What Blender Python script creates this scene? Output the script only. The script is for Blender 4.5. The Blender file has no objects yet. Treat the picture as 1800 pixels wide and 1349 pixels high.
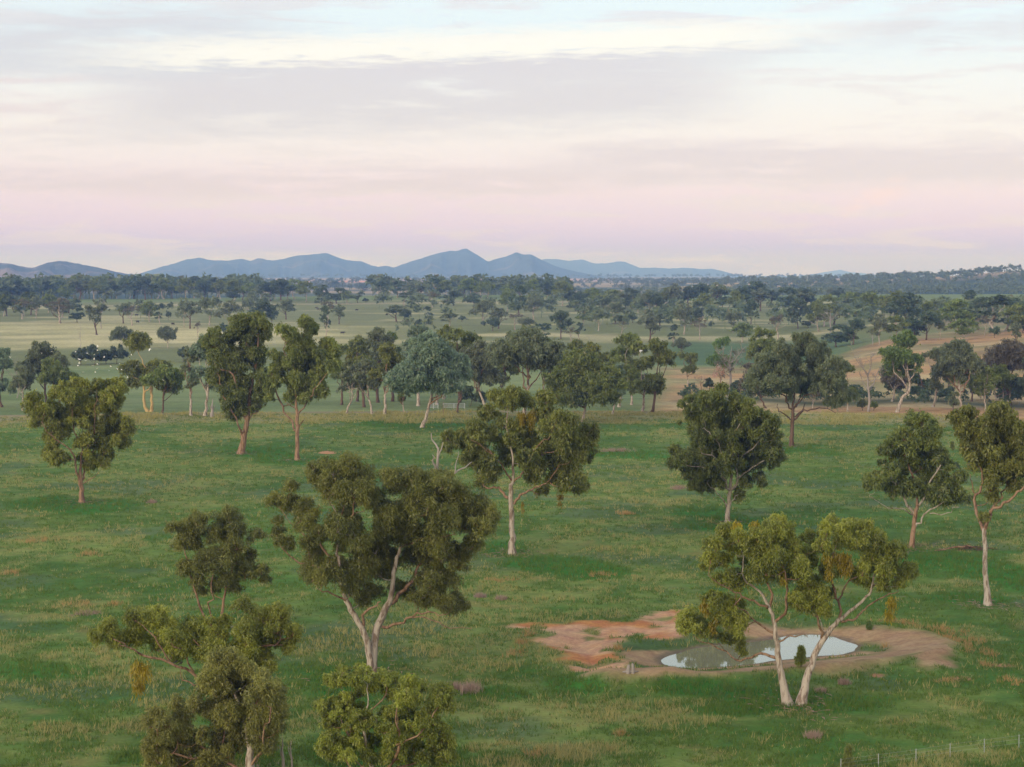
import bpy, math, random
import numpy as np

# ------------------------------------------------------------------ camera, sky, sun, exposure
SC = bpy.context.scene
COL = SC.collection
CAM_H = 30.0
FPX = 3500.0                      # focal length in photo pixels (photo 1800 x 1349)
PITCH = math.atan(189.5 / FPX)
CP, SP = math.cos(PITCH), math.sin(PITCH)
cam_data = bpy.data.cameras.new('camera')
cam_data.sensor_width = 36.0
cam_data.lens = 70.0
cam_data.clip_start = 0.5
cam_data.clip_end = 90000.0
cam = bpy.data.objects.new('camera', cam_data)
cam.location = (0, 0, CAM_H)
cam.rotation_euler = (math.pi / 2 - PITCH, 0, 0)
COL.objects.link(cam)
SC.camera = cam

SUN_EL, SUN_AZ = math.radians(14.0), math.radians(222.0)   # low, behind the camera
SUN_POWER, SUN_ANGLE = 2.9, 30.0
EXPOSURE = 0.0
SC.view_settings.view_transform = 'Standard'
SC.view_settings.look = 'None'
SC.view_settings.exposure = EXPOSURE
SC.view_settings.gamma = 1.0
SC.view_settings.use_curve_mapping = False
cy = SC.cycles
cy.max_bounces = 5
cy.diffuse_bounces = 3
cy.glossy_bounces = 2
cy.transmission_bounces = 3
cy.transparent_max_bounces = 4
cy.volume_bounces = 0
cy.caustics_reflective = False
cy.caustics_refractive = False
cy.use_denoising = True
cy.use_adaptive_sampling = True
cy.adaptive_threshold = 0.015
cy.sample_clamp_indirect = 4.0


class NB:
    """small helper for node trees"""
    def __init__(self, nt):
        self.nt = nt
    def n(self, typ, **kw):
        nd = self.nt.nodes.new(typ)
        for k, v in kw.items():
            setattr(nd, k, v)
        return nd
    def put(self, sock, v):
        if isinstance(v, bpy.types.NodeSocket):
            self.nt.links.new(v, sock)
        elif v is not None:
            sock.default_value = v
    def m(self, op, a, b=None, c=None, clamp=False):
        nd = self.n('ShaderNodeMath', operation=op)
        nd.use_clamp = clamp
        self.put(nd.inputs[0], a)
        if b is not None: self.put(nd.inputs[1], b)
        if c is not None: self.put(nd.inputs[2], c)
        return nd.outputs[0]
    def ss(self, x, lo, hi):
        nd = self.n('ShaderNodeMapRange', interpolation_type='SMOOTHSTEP')
        self.put(nd.inputs['Value'], x)
        self.put(nd.inputs['From Min'], lo); self.put(nd.inputs['From Max'], hi)
        nd.inputs['To Min'].default_value = 0.0; nd.inputs['To Max'].default_value = 1.0
        return nd.outputs['Result']
    def mix(self, f, a, b, blend='MIX'):
        nd = self.n('ShaderNodeMix', data_type='RGBA', blend_type=blend)
        self.put(nd.inputs[0], f)
        for s, v in ((nd.inputs[6], a), (nd.inputs[7], b)):
            if isinstance(v, tuple) and len(v) == 3: v = (*v, 1.0)
            self.put(s, v)
        return nd.outputs[2]
    def noise(self, vec, scale, detail=4.0, rough=0.55, dist=0.0, dims='3D'):
        nd = self.n('ShaderNodeTexNoise', noise_dimensions=dims)
        if vec is not None: self.put(nd.inputs['Vector'], vec)
        nd.inputs['Scale'].default_value = scale
        nd.inputs['Detail'].default_value = detail
        nd.inputs['Roughness'].default_value = rough
        nd.inputs['Distortion'].default_value = dist
        return nd.outputs['Fac']


def lin(r, g, b):
    f = lambda c: c / 12.92 if c <= 0.04045 else ((c + 0.055) / 1.055) ** 2.4
    return (f(r / 255.0), f(g / 255.0), f(b / 255.0))


world = bpy.data.worlds.new('World')
SC.world = world
world.use_nodes = True
wt = world.node_tree
wt.nodes.clear()
w = NB(wt)
gen = w.n('ShaderNodeTexCoord').outputs['Generated']
sep = w.n('ShaderNodeSeparateXYZ'); wt.links.new(gen, sep.inputs[0])
dx, dy, dz = sep.outputs
el = w.m('MULTIPLY', w.m('ARCSINE', dz), 180 / math.pi)            # degrees above the horizon
az = w.m('MULTIPLY', w.m('ARCTAN2', dx, dy), 180 / math.pi)        # degrees east of the view axis
ramp = w.n('ShaderNodeValToRGB')
tt = w.m('POWER', w.m('DIVIDE', w.m('MAXIMUM', el, 0.0), 90.0, clamp=True), 0.5)
wt.links.new(tt, ramp.inputs[0])
stops = [(0.0, (180, 165, 254)), (0.8, (192, 176, 251)), (1.5, (222, 200, 237)), (2.4, (236, 214, 230)),
         (3.5, (240, 226, 231)), (4.4, (243, 234, 234)), (5.6, (239, 238, 240)), (6.4, (231, 237, 243)), (7.2, (229, 240, 248)), (8.2, (231, 244, 250)),
         (14, (224, 239, 250)), (30, (214, 231, 248)), (60, (206, 224, 245)), (90, (202, 221, 243))]
cr = ramp.color_ramp
while len(cr.elements) < len(stops):
    cr.elements.new(0.5)
for e, (deg, c) in zip(cr.elements, stops):
    e.position = (deg / 90.0) ** 0.5
    e.color = (*lin(*c), 1.0)
sky = ramp.outputs[0]
# cloud coordinates: degrees of azimuth and elevation on the dome
comb = w.n('ShaderNodeCombineXYZ')
wt.links.new(az, comb.inputs[0]); wt.links.new(w.m('MULTIPLY', el, 8.0), comb.inputs[1])
cv = comb.outputs[0]
warp = w.noise(cv, 0.12, 6.0, 0.6)
warp2 = w.noise(cv, 0.7, 5.0, 0.62)
wob = w.m('ADD', w.m('MULTIPLY', w.m('SUBTRACT', warp, 0.5), 1.2), w.m('MULTIPLY', w.m('SUBTRACT', warp2, 0.5), 0.6))
elw = w.m('ADD', el, wob)
streak = w.noise(cv, 0.20, 8.0, 0.62, 0.35)
puffs = w.noise(cv, 0.9, 6.0, 0.62, 0.2)
GREY = lin(215, 206, 214)
CREAM = lin(253, 247, 239)


def band(lo, hi, soft_lo, soft_hi, a0, a1, soft_a, slope=0.0, e=None):
    """sheet of cloud between two elevations (degrees) and two azimuths"""
    e0 = e if e is not None else elw
    e0 = w.m('ADD', e0, w.m('MULTIPLY', az, -slope))
    b = w.m('MULTIPLY', w.ss(e0, lo - soft_lo, lo + soft_lo), w.m('SUBTRACT', 1.0, w.ss(e0, hi - soft_hi, hi + soft_hi)))
    a = w.m('MULTIPLY', w.ss(az, a0 - soft_a, a0 + soft_a), w.m('SUBTRACT', 1.0, w.ss(az, a1 - soft_a, a1 + soft_a)))
    return w.m('MULTIPLY', b, a)


def layer(mask, tex, lo, hi, amount):
    return w.m('MULTIPLY', w.m('MULTIPLY', mask, w.ss(tex, lo, hi)), amount, clamp=True)


# thin sheets everywhere
sky = w.mix(layer(w.m('SUBTRACT', 1.0, w.ss(el, 30.0, 70.0)), streak, 0.48, 0.62, 0.55), sky, lin(228, 215, 219))
# the big grey sheet in the middle, the one top left, and the thin ones to the right
sky = w.mix(layer(band(4.25, 6.4, 0.5, 0.3, -11.5, 6.0, 2.4, 0.03), streak, 0.22, 0.46, 0.9), sky, GREY)
sky = w.mix(layer(band(6.2, 7.9, 0.35, 0.5, -22.0, -6.5, 2.4, 0.06), streak, 0.22, 0.55, 0.85), sky, lin(213, 210, 219))
sky = w.mix(layer(band(6.0, 6.7, 0.25, 0.25, 4.0, 22.0, 2.5, 0.03), streak, 0.3, 0.55, 0.85), sky, lin(221, 216, 222))
sky = w.mix(layer(band(2.6, 3.7, 0.3, 0.3, 1.0, 24.0, 3.0, 0.0), streak, 0.30, 0.50, 0.9), sky, lin(219, 203, 213))
sky = w.mix(layer(band(2.3, 3.0, 0.3, 0.3, -24.0, 3.0, 3.0, 0.0), streak, 0.32, 0.52, 0.85), sky, lin(220, 202, 212))
sky = w.mix(layer(band(4.3, 5.4, 0.3, 0.3, -24.0, -12.0, 2.0, 0.0), streak, 0.38, 0.6, 0.8), sky, lin(229, 213, 217))
# the long sunlit roll of cloud and a pink wisp
roll = band(6.22, 6.95, 0.2, 0.3, -11.0, 8.2, 3.2, 0.036, w.m('ADD', el, w.m('MULTIPLY', w.m('SUBTRACT', puffs, 0.5), 0.9)))
sky = w.mix(layer(roll, puffs, 0.18, 0.50, 1.0), sky, CREAM)
wisp = band(-2.75, -2.1, 0.22, 0.22, 9.4, 11.0, 0.5, 0.45)
sky = w.mix(layer(wisp, puffs, 0.3, 0.6, 0.6), sky, lin(247, 212, 212))
# after-sunset glow behind the camera
back = w.m('MULTIPLY', w.ss(w.m('MULTIPLY', dy, -1.0), -0.35, 0.95), w.m('SUBTRACT', 1.0, w.ss(el, 4.0, 85.0)))
sky = w.mix(w.m('MULTIPLY', back, 0.9), sky, (2.15, 1.75, 1.38))
nish = w.n('ShaderNodeTexSky', sky_type='NISHITA')
nish.sun_disc = False
nish.sun_elevation = SUN_EL
nish.sun_rotation = SUN_AZ
nish.altitude = 350.0
bg1 = w.n('ShaderNodeBackground'); wt.links.new(nish.outputs[0], bg1.inputs[0]); bg1.inputs[1].default_value = 0.03
bg2 = w.n('ShaderNodeBackground'); wt.links.new(sky, bg2.inputs[0]); bg2.inputs[1].default_value = 0.93
addw = w.n('ShaderNodeAddShader')
wt.links.new(bg1.outputs[0], addw.inputs[0]); wt.links.new(bg2.outputs[0], addw.inputs[1])
wo = w.n('ShaderNodeOutputWorld'); wt.links.new(addw.outputs[0], wo.inputs[0])
world.cycles.sampling_method = 'MANUAL'
world.cycles.sample_map_resolution = 512

sun_data = bpy.data.lights.new('sun', 'SUN')
sun_data.energy = SUN_POWER
sun_data.angle = math.radians(SUN_ANGLE)
sun_data.color = (1.0, 0.88, 0.73)
sun = bpy.data.objects.new('sun', sun_data)
sdir = (math.sin(SUN_AZ) * math.cos(SUN_EL), math.cos(SUN_AZ) * math.cos(SUN_EL), math.sin(SUN_EL))
from mathutils import Vector
sun.rotation_euler = Vector(sdir).to_track_quat('Z', 'Y').to_euler()
COL.objects.link(sun)


# ------------------------------------------------------------------ noise, terrain, pixel helpers
def _h(xi, yi, s):
    with np.errstate(over='ignore'):
        h = xi.astype(np.uint32) * np.uint32(374761393) + yi.astype(np.uint32) * np.uint32(668265263) + np.uint32((s * 2246822519) & 0xffffffff)
        h = (h ^ (h >> np.uint32(13))) * np.uint32(1274126177)
        h = h ^ (h >> np.uint32(16))
    return h.astype(np.float64) / 4294967295.0


def vnoise(x, y, s=0):
    x = np.asarray(x, float); y = np.asarray(y, float)
    fx, fy = np.floor(x), np.floor(y)
    xi, yi = fx.astype(np.int64), fy.astype(np.int64)
    u, v = x - fx, y - fy
    u = u * u * (3 - 2 * u); v = v * v * (3 - 2 * v)
    a = _h(xi, yi, s); b = _h(xi + 1, yi, s); c = _h(xi, yi + 1, s); d = _h(xi + 1, yi + 1, s)
    return (a * (1 - u) + b * u) * (1 - v) + (c * (1 - u) + d * u) * v


def fbm(x, y, scale, octv=4, s=0, gain=0.5):
    t, amp, tot = 0.0, 1.0, 0.0
    for o in range(octv):
        t = t + amp * vnoise(x / scale + 17.3 * o, y / scale - 9.1 * o, s + o * 7)
        tot += amp; amp *= gain; scale *= 0.5
    return t / tot


def sstep(x, a, b):
    t = np.clip((x - a) / (b - a), 0, 1)
    return t * t * (3 - 2 * t)


def seg_dist(x, y, poly, closed=False):
    P = np.asarray(poly, float)
    Q = np.roll(P, -1, axis=0) if closed else P[1:]
    P = P if closed else P[:-1]
    best = np.full(np.shape(x), 1e9)
    for (ax, ay), (bx, by) in zip(P, Q):
        ex, ey = bx - ax, by - ay
        t = np.clip(((x - ax) * ex + (y - ay) * ey) / (ex * ex + ey * ey + 1e-12), 0, 1)
        best = np.minimum(best, np.hypot(x - ax - t * ex, y - ay - t * ey))
    return best


def inside(x, y, poly):
    P = np.asarray(poly, float); c = np.zeros(np.shape(x), bool)
    for (ax, ay), (bx, by) in zip(P, np.roll(P, -1, axis=0)):
        if ay == by: continue
        c ^= ((ay > y) != (by > y)) & (x < (bx - ax) * (y - ay) / (by - ay) + ax)
    return c


def sdf(x, y, poly):
    d = seg_dist(x, y, poly, True)
    return np.where(inside(x, y, poly), -d, d)


def ray(px, py):
    u, v = (px - 900.0) / FPX, (674.5 - py) / FPX
    return np.array([u, CP + v * SP, -SP + v * CP])


def at(px, py, Y):
    """the point at depth Y seen at a place in the photograph"""
    r = ray(px, py)
    return np.array([0, 0, CAM_H]) + r * (Y / r[1])


def flat(px, py, z=0.0):
    r = ray(px, py)
    t = (z - CAM_H) / r[2]
    return np.array([0, 0, CAM_H]) + r * t


WATER_Z = -0.55
POND = [flat(x, y, WATER_Z)[:2] for x, y in [(1166, 1161), (1178, 1152), (1200, 1146), (1222, 1141), (1250, 1137), (1300, 1131), (1350, 1125),
        (1385, 1119), (1410, 1116), (1440, 1117), (1462, 1120), (1485, 1126), (1507, 1135), (1501, 1144), (1478, 1151), (1440, 1154),
        (1400, 1158), (1360, 1162), (1310, 1168), (1262, 1173), (1225, 1175), (1190, 1173), (1172, 1168)]]
CREST = [flat(x, y, 0.7)[:2] for x, y in [(1075, 1184), (1130, 1183), (1200, 1181), (1300, 1174), (1400, 1163), (1480, 1155), (1550, 1147), (1600, 1136),
         (1618, 1122), (1590, 1108), (1540, 1100), (1470, 1096), (1400, 1093), (1320, 1090)]]
CRESTAMP = 1.05
RIMSPUR = [flat(x, y, 0.5)[:2] for x, y in [(1600, 1125), (1640, 1145), (1630, 1168)]]
SCRAPE = [flat(x, y)[:2] for x, y in [(902, 1103), (925, 1098), (950, 1100), (1000, 1101), (1030, 1095), (1062, 1094), (1100, 1095), (1128, 1090), (1140, 1082), (1165, 1077),
          (1200, 1072), (1215, 1078), (1205, 1100), (1190, 1116), (1165, 1119), (1135, 1122), (1108, 1117), (1085, 1126), (1062, 1128), (1060, 1138), (1075, 1152),
          (1086, 1166), (1082, 1178), (1050, 1186), (1032, 1182), (1000, 1168), (985, 1160), (1002, 1155), (1005, 1145), (975, 1137), (950, 1128),
          (965, 1122), (990, 1118), (975, 1108), (940, 1105)]]
PADX = (flat(860, 1120)[0] - 6, flat(1790, 1120)[0] + 6)
KD = np.array([0, 405, 430, 441, 485, 745, 900, 1050, 1250, 1500, 1680, 1760, 1900, 2150, 2500, 3000, 4500, 7000, 10000, 20000, 60000], float)
KZ = np.array([0, 0, 0.2, 0.0, -3, -3, -1, 2, 5, 9, 12, 12, 8, 3, 1, 2.5, 10, 18, 22, 25, 25], float)


def terr(x, y):
    x = np.asarray(x, float); y = np.asarray(y, float)
    d = np.hypot(x, y); a = np.arctan2(x, y)
    z = np.interp(d, KD, KZ)
    z = z + sstep(d, 1300, 1680) * (1 - sstep(d, 1760, 2100)) * (1.6 * np.exp(-((a - 0.02) / 0.09) ** 2) - 1.4 * sstep(-a, 0.08, 0.2))
    rt = sstep(a, 0.135, 0.2) * 6.5 + sstep(a, 0.2, 0.27) * 3.0
    z = z + rt * sstep(d, 540, 740) * (1 - 0.75 * sstep(d, 900, 1250))
    z = z + (1 - sstep(d, 430, 520)) * -1.6 * sstep(a, 0.19, 0.27) * sstep(d, 330, 430)
    hillA = np.interp(a, [0.06, 0.115, 0.19, 0.257, 0.4], [0, 13, 19, 30, 38])
    z = z + hillA * np.exp(-((d - 3300) / 640) ** 2) * (0.9 + 0.25 * fbm(a * 60, d / 400, 1.0, 3, 5))
    z = z + np.where(d > 2300, (fbm(x, y, 900, 3, 91) - 0.5) * 8 * sstep(d, 2300, 3500) * (1 - sstep(d, 6000, 9000)), 0)
    z = z + (fbm(x, y, 60, 3, 11) - 0.5) * 0.7 * (1 - sstep(d, 380, 430)) * sstep(d, 60, 110) + (fbm(x, y, 9, 2, 12) - 0.5) * 0.16
    z = z + (fbm(x, y, 220, 3, 13) - 0.5) * 2.4 * sstep(d, 520, 800)
    near = (d > 110) & (d < 240) & (x > PADX[0] - 5) & (x < PADX[1] + 5)
    if np.any(near):
        xx, yy, zz = x[near], y[near], z[near]
        flatten = np.exp(-(np.maximum(sdf(xx, yy, POND), 0) / 16) ** 2)
        zz = zz * (1 - flatten)
        s = sdf(xx, yy, POND) + (fbm(xx, yy, 3.0, 3, 31) - 0.5) * 0.9
        c = seg_dist(xx, yy, CREST)
        zz = zz + CRESTAMP * np.exp(-(c / 2.6) ** 2) * (0.85 + 0.4 * fbm(xx, yy, 3.0, 3, 33)) * sstep(s, -1, 3.0)
        c2 = seg_dist(xx, yy, RIMSPUR)
        zz = zz + 0.45 * np.exp(-(c2 / 2.4) ** 2)
        bowl = WATER_Z + 0.16 * s
        zz = np.where(s < 8, np.minimum(zz, bowl + 0.0), zz)
        sc = sdf(xx, yy, SCRAPE)
        gul = np.abs(fbm(xx * 1.0 + yy * 0.6, yy * 0.4 - xx * 0.2, 4.0, 3, 35) - 0.5) * 2
        zz = zz - sstep(-sc, -0.5, 2.0) * (0.15 + 0.55 * gul)
        z = np.array(z); z[near] = zz
    return z


def terr1(x, y):
    return float(terr(np.array([x]), np.array([y]))[0])


_T = np.geomspace(70, 30000, 6000)


def gp(px, py):
    """where the line of sight through a place in the photograph meets the ground"""
    r = ray(px, py)
    X, Y, Z = r[0] * _T, r[1] * _T, CAM_H + r[2] * _T
    g = terr(X, Y)
    below = np.nonzero(Z < g)[0]
    i = below[0] if len(below) else len(_T) - 1
    i = max(i, 1)
    z0, z1 = Z[i - 1] - g[i - 1], Z[i] - g[i]
    t = _T[i - 1] + (_T[i] - _T[i - 1]) * (z0 / (z0 - z1 + 1e-9))
    p = np.array([0, 0, CAM_H]) + r * t
    p[2] = terr1(p[0], p[1])
    return p


# ------------------------------------------------------------------ object helpers
def tag(o, label=None, cat=None, group=None, kind=None):
    if label: o['label'] = label
    if cat: o['category'] = cat
    if group: o['group'] = group
    if kind: o['kind'] = kind
    return o


def link(o, parent=None):
    COL.objects.link(o)
    if parent is not None: o.parent = parent
    return o


def np_mesh(name, V, F, mat=None, smooth=False):
    """V (n,3); F (m,k) with one k, or a list of such arrays"""
    me = bpy.data.meshes.new(name)
    V = np.asarray(V, np.float32)
    Fs = [np.asarray(f, np.int32) for f in (F if isinstance(F, list) else [F]) if len(f)]
    me.vertices.add(len(V)); me.vertices.foreach_set('co', V.ravel())
    tot = sum(f.size for f in Fs); n = sum(len(f) for f in Fs)
    me.loops.add(tot); me.polygons.add(n)
    me.loops.foreach_set('vertex_index', np.concatenate([f.ravel() for f in Fs]))
    sizes = np.concatenate([np.full(len(f), f.shape[1], np.int32) for f in Fs])
    starts = np.concatenate([[0], np.cumsum(sizes)[:-1]]).astype(np.int32)
    me.polygons.foreach_set('loop_start', starts)
    me.polygons.foreach_set('loop_total', sizes)
    if smooth: me.polygons.foreach_set('use_smooth', np.ones(n, bool))
    me.update(calc_edges=True)
    if mat: me.materials.append(mat)
    return me


def mesh_obj(name, V, F, mat=None, parent=None, smooth=False):
    return link(bpy.data.objects.new(name, np_mesh(name, V, F, mat, smooth)), parent)


def empty(name, loc):
    o = bpy.data.objects.new(name, None)
    o.empty_display_size = 0.5
    o.location = tuple(float(c) for c in loc)
    return link(o)


class Geo:
    """collects tubes and boxes into one mesh"""
    def __init__(self):
        self.V, self.Q, self.T, self.n = [], [], [], 0
    def add(self, V, Q=None, T=None):
        if Q is not None and len(Q): self.Q.append(np.asarray(Q, np.int32) + self.n)
        if T is not None and len(T): self.T.append(np.asarray(T, np.int32) + self.n)
        self.V.append(np.asarray(V, float)); self.n += len(V)
    def tube(self, P, R, sides=6, cap=True):
        P = np.asarray(P, float); n = len(P)
        R = np.asarray(R, float) * np.ones(n)
        T = np.gradient(P, axis=0); T /= np.linalg.norm(T, axis=1, keepdims=True) + 1e-9
        ref = np.array([0.31, 0.95, 0.05])
        A = np.cross(T, ref); A /= np.linalg.norm(A, axis=1, keepdims=True) + 1e-9
        B = np.cross(T, A)
        th = np.arange(sides) * 2 * math.pi / sides
        V = P[:, None] + R[:, None, None] * (np.cos(th)[None, :, None] * A[:, None] + np.sin(th)[None, :, None] * B[:, None])
        i, j = np.meshgrid(np.arange(n - 1), np.arange(sides), indexing='ij')
        k = (j + 1) % sides
        Q = np.stack([i * sides + j, i * sides + k, (i + 1) * sides + k, (i + 1) * sides + j], -1).reshape(-1, 4)
        T3 = None
        V = V.reshape(-1, 3)
        if cap:
            V = np.vstack([V, P[-1] + T[-1] * R[-1]])
            e = (n - 1) * sides
            T3 = [[e + j, e + (j + 1) % sides, len(V) - 1] for j in range(sides)]
        self.add(V, Q, T3)
    def box(self, c, s, rz=0.0):
        c = np.asarray(c, float); s = np.asarray(s, float) / 2
        u = np.array([[x, y, z] for x in (-1, 1) for y in (-1, 1) for z in (-1, 1)], float) * s
        ca, sa = math.cos(rz), math.sin(rz)
        u = np.stack([u[:, 0] * ca - u[:, 1] * sa, u[:, 0] * sa + u[:, 1] * ca, u[:, 2]], 1) + c
        self.add(u, [[0, 1, 3, 2], [4, 6, 7, 5], [0, 4, 5, 1], [2, 3, 7, 6], [0, 2, 6, 4], [1, 5, 7, 3]])
    def build(self, name, mat, parent=None, smooth=False):
        F = ([np.concatenate(self.Q)] if self.Q else []) + ([np.concatenate(self.T)] if self.T else [])
        return mesh_obj(name, np.concatenate(self.V), F, mat, parent, smooth)


# ------------------------------------------------------------------ materials
def new_mat(name):
    m = bpy.data.materials.new(name); m.use_nodes = True
    nt = m.node_tree; nt.nodes.clear()
    b = NB(nt)
    p = b.n('ShaderNodeBsdfPrincipled')
    o = b.n('ShaderNodeOutputMaterial')
    nt.links.new(p.outputs[0], o.inputs['Surface'])
    return m, b, p, o


def leaf_mat(name, c, c2, transl=0.5):
    """c the usual leaf, c2 the lighter young one"""
    m, b, p, o = new_mat(name)
    isl = b.n('ShaderNodeNewGeometry').outputs['Random Per Island']
    tc = b.n('ShaderNodeTexCoord').outputs['Object']
    oi = b.n('ShaderNodeObjectInfo').outputs['Random']
    cl = b.noise(tc, 0.45, 2.0, 0.5)
    f = b.m('ADD', b.m('MULTIPLY', isl, 0.6), b.m('MULTIPLY', b.m('SUBTRACT', cl, 0.36), 1.9), clamp=True)
    col = b.mix(f, c, c2)
    dull = b.m('MULTIPLY', b.ss(isl, 0.9, 1.0), 0.5)
    col = b.mix(dull, col, (0.16, 0.095, 0.045))
    hs = b.n('ShaderNodeHueSaturation')
    b.put(hs.inputs['Hue'], b.m('ADD', 0.49, b.m('MULTIPLY', oi, 0.02)))
    b.put(hs.inputs['Value'], b.m('ADD', 0.88, b.m('MULTIPLY', oi, 0.24)))
    b.put(hs.inputs['Color'], col)
    b.put(p.inputs['Base Color'], hs.outputs[0])
    p.inputs['Roughness'].default_value = 0.42
    p.inputs['Specular IOR Level'].default_value = 0.5
    tr = b.n('ShaderNodeBsdfTranslucent')
    b.put(tr.inputs[0], hs.outputs[0])
    mx = b.n('ShaderNodeMixShader'); mx.inputs[0].default_value = transl
    m.node_tree.links.new(p.outputs[0], mx.inputs[1]); m.node_tree.links.new(tr.outputs[0], mx.inputs[2])
    m.node_tree.links.new(mx.outputs[0], o.inputs['Surface'])
    return m


def bark_mat(name, pale, brown, amount=0.5, scale=1.0):
    m, b, p, o = new_mat(name)
    tc = b.n('ShaderNodeTexCoord').outputs['Object']
    mp = b.n('ShaderNodeMapping'); b.put(mp.inputs[0], tc); mp.inputs['Scale'].default_value = (2.2 * scale, 2.2 * scale, 0.5 * scale)
    n1 = b.noise(mp.outputs[0], 1.0, 5.0, 0.6, 0.5)
    n2 = b.noise(tc, 6.0 * scale, 4.0, 0.6)
    f = b.m('MULTIPLY', b.ss(n1, 0.62 - 0.3 * amount, 0.72 - 0.2 * amount), 0.85)
    col = b.mix(f, pale, brown)
    col = b.mix(b.m('MULTIPLY', b.m('ABSOLUTE', b.m('SUBTRACT', n2, 0.5)), 1.6), col, tuple(c * 0.62 for c in pale), 'MIX')
    b.put(p.inputs['Base Color'], col)
    p.inputs['Roughness'].default_value = 0.85
    p.inputs['Specular IOR Level'].default_value = 0.15
    bp = b.n('ShaderNodeBump'); bp.inputs['Strength'].default_value = 0.5; bp.inputs['Distance'].default_value = 0.05
    b.put(bp.inputs['Height'], n2); b.put(p.inputs['Normal'], bp.outputs[0])
    return m


def plain_mat(name, c, rough=0.7, var=0.25, scale=3.0, metal=0.0):
    m, b, p, o = new_mat(name)
    tc = b.n('ShaderNodeTexCoord').outputs['Object']
    n = b.noise(tc, scale, 4.0, 0.6)
    col = b.mix(n, tuple(x * (1 - var) for x in c), tuple(min(1.0, x * (1 + var)) for x in c))
    b.put(p.inputs['Base Color'], col)
    p.inputs['Roughness'].default_value = rough
    p.inputs['Metallic'].default_value = metal
    return m


LEAF = {
    'olive': leaf_mat('leaf_olive', (0.085, 0.110, 0.027), (0.275, 0.305, 0.073)),
    'gold': leaf_mat('leaf_gold', (0.100, 0.123, 0.027), (0.342, 0.366, 0.061)),
    'green': leaf_mat('leaf_green', (0.076, 0.110, 0.028), (0.250, 0.299, 0.076)),
    'bright': leaf_mat('leaf_bright', (0.077, 0.135, 0.039), (0.198, 0.296, 0.074)),
    'blue': leaf_mat('leaf_bluegreen', (0.100, 0.152, 0.100), (0.248, 0.329, 0.206)),
    'grey': leaf_mat('leaf_greygreen', (0.084, 0.109, 0.059), (0.244, 0.287, 0.152)),
    'dark': leaf_mat('leaf_dark', (0.048, 0.076, 0.042), (0.128, 0.177, 0.091)),
    'brown': leaf_mat('leaf_brown', (0.095, 0.085, 0.055), (0.18, 0.155, 0.10)),
    'bronze': leaf_mat('leaf_bronze', (0.100, 0.104, 0.030), (0.317, 0.311, 0.085)),
    'wood': leaf_mat('leaf_far_wood', (0.071, 0.100, 0.055), (0.183, 0.226, 0.122)),
    'pink': leaf_mat('leaf_pink', (0.351, 0.189, 0.149), (0.513, 0.297, 0.243)),
    'mistle': leaf_mat('leaf_mistletoe', (0.165, 0.145, 0.015), (0.36, 0.28, 0.022)),
}
BARK = {
    'pale': bark_mat('bark_pale', (0.36, 0.32, 0.275), (0.115, 0.075, 0.052), 0.5, 1.8),
    'red': bark_mat('bark_reddish', (0.25, 0.165, 0.11), (0.10, 0.055, 0.036), 0.55, 1.6),
    'dark': bark_mat('bark_dark', (0.115, 0.075, 0.055), (0.045, 0.03, 0.022), 0.5),
    'dead': bark_mat('bark_dead', (0.27, 0.245, 0.225), (0.2, 0.16, 0.14), 0.3),
    'yellow': bark_mat('bark_yellow', (0.42, 0.31, 0.15), (0.2, 0.12, 0.06), 0.3),
}


# ------------------------------------------------------------------ ground cover, as a function of the place
def lerp(a, b, t):
    return a + (np.asarray(b) - a) * t[..., None]


def mk(*c):
    return np.array(c, float)


LUSH = [(150, 890, 95, 16), (60, 885, 60, 14), (455, 797, 90, 10), (530, 812, 80, 9), (740, 745, 110, 8), (960, 992, 95, 16), (880, 965, 50, 12),
        (1310, 925, 120, 16), (1230, 905, 90, 10), (1400, 788, 70, 10), (1640, 985, 150, 22), (1760, 1010, 110, 30), (1690, 1050, 90, 14), (1370, 1235, 170, 22), (1250, 1215, 120, 20),
        (1480, 1232, 110, 14), (590, 1215, 70, 34), (420, 1235, 60, 40), (1030, 1012, 70, 9), (700, 1330, 200, 22), (1010, 1205, 60, 14), (1120, 800, 90, 9), (1000, 1000, 80, 14),
        (350, 1330, 160, 20), (60, 1180, 110, 18), (1560, 1170, 45, 12), (870, 1215, 80, 14)]
DRY = [(330, 857, 95, 8), (60, 940, 70, 9), (1090, 882, 150, 16), (980, 890, 70, 14), (30, 965, 60, 8), (1520, 738, 60, 5), (1480, 735, 70, 5), (170, 975, 30, 6),
       (50, 1080, 90, 16), (150, 1110, 60, 10), (390, 770, 120, 10), (800, 770, 120, 8), (200, 940, 90, 12), (1700, 1110, 45, 9), (1660, 1135, 50, 8), (1690, 1140, 40, 9), (1720, 1120, 40, 10),
       (1620, 860, 120, 10), (1450, 1190, 90, 8), (1300, 1195, 120, 7), (940, 1130, 40, 12), (1080, 1250, 220, 30), (1560, 1265, 160, 22), (1700, 1250, 140, 18), (900, 1310, 90, 14), (1040, 1320, 140, 18), (1630, 1330, 110, 12),
       (150, 1160, 130, 14), (100, 1060, 80, 10), (260, 1330, 140, 18), (640, 1120, 110, 12)]
BARE = [(575, 795, 13, 1.6), (1690, 1195, 20, 4), (1760, 1170, 30, 4), (1540, 1190, 14, 3)]


def patch(x, y, lst, rough=0.35, scale=6.0, s=50):
    out = np.zeros(np.shape(x))
    nz = fbm(x, y, scale, 3, s) - 0.5
    for px, py, rx, ry in lst:
        c = flat(px, py)
        d = c[1]
        X = rx / FPX * d
        Yr = ry * d * d / (CAM_H * FPX)
        q = ((x - c[0]) / X) ** 2 + ((y - c[1]) / Yr) ** 2
        out = np.maximum(out, 1 - sstep(np.sqrt(q) + nz * 4 * rough, 0.45, 1.25))
    return out


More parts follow.
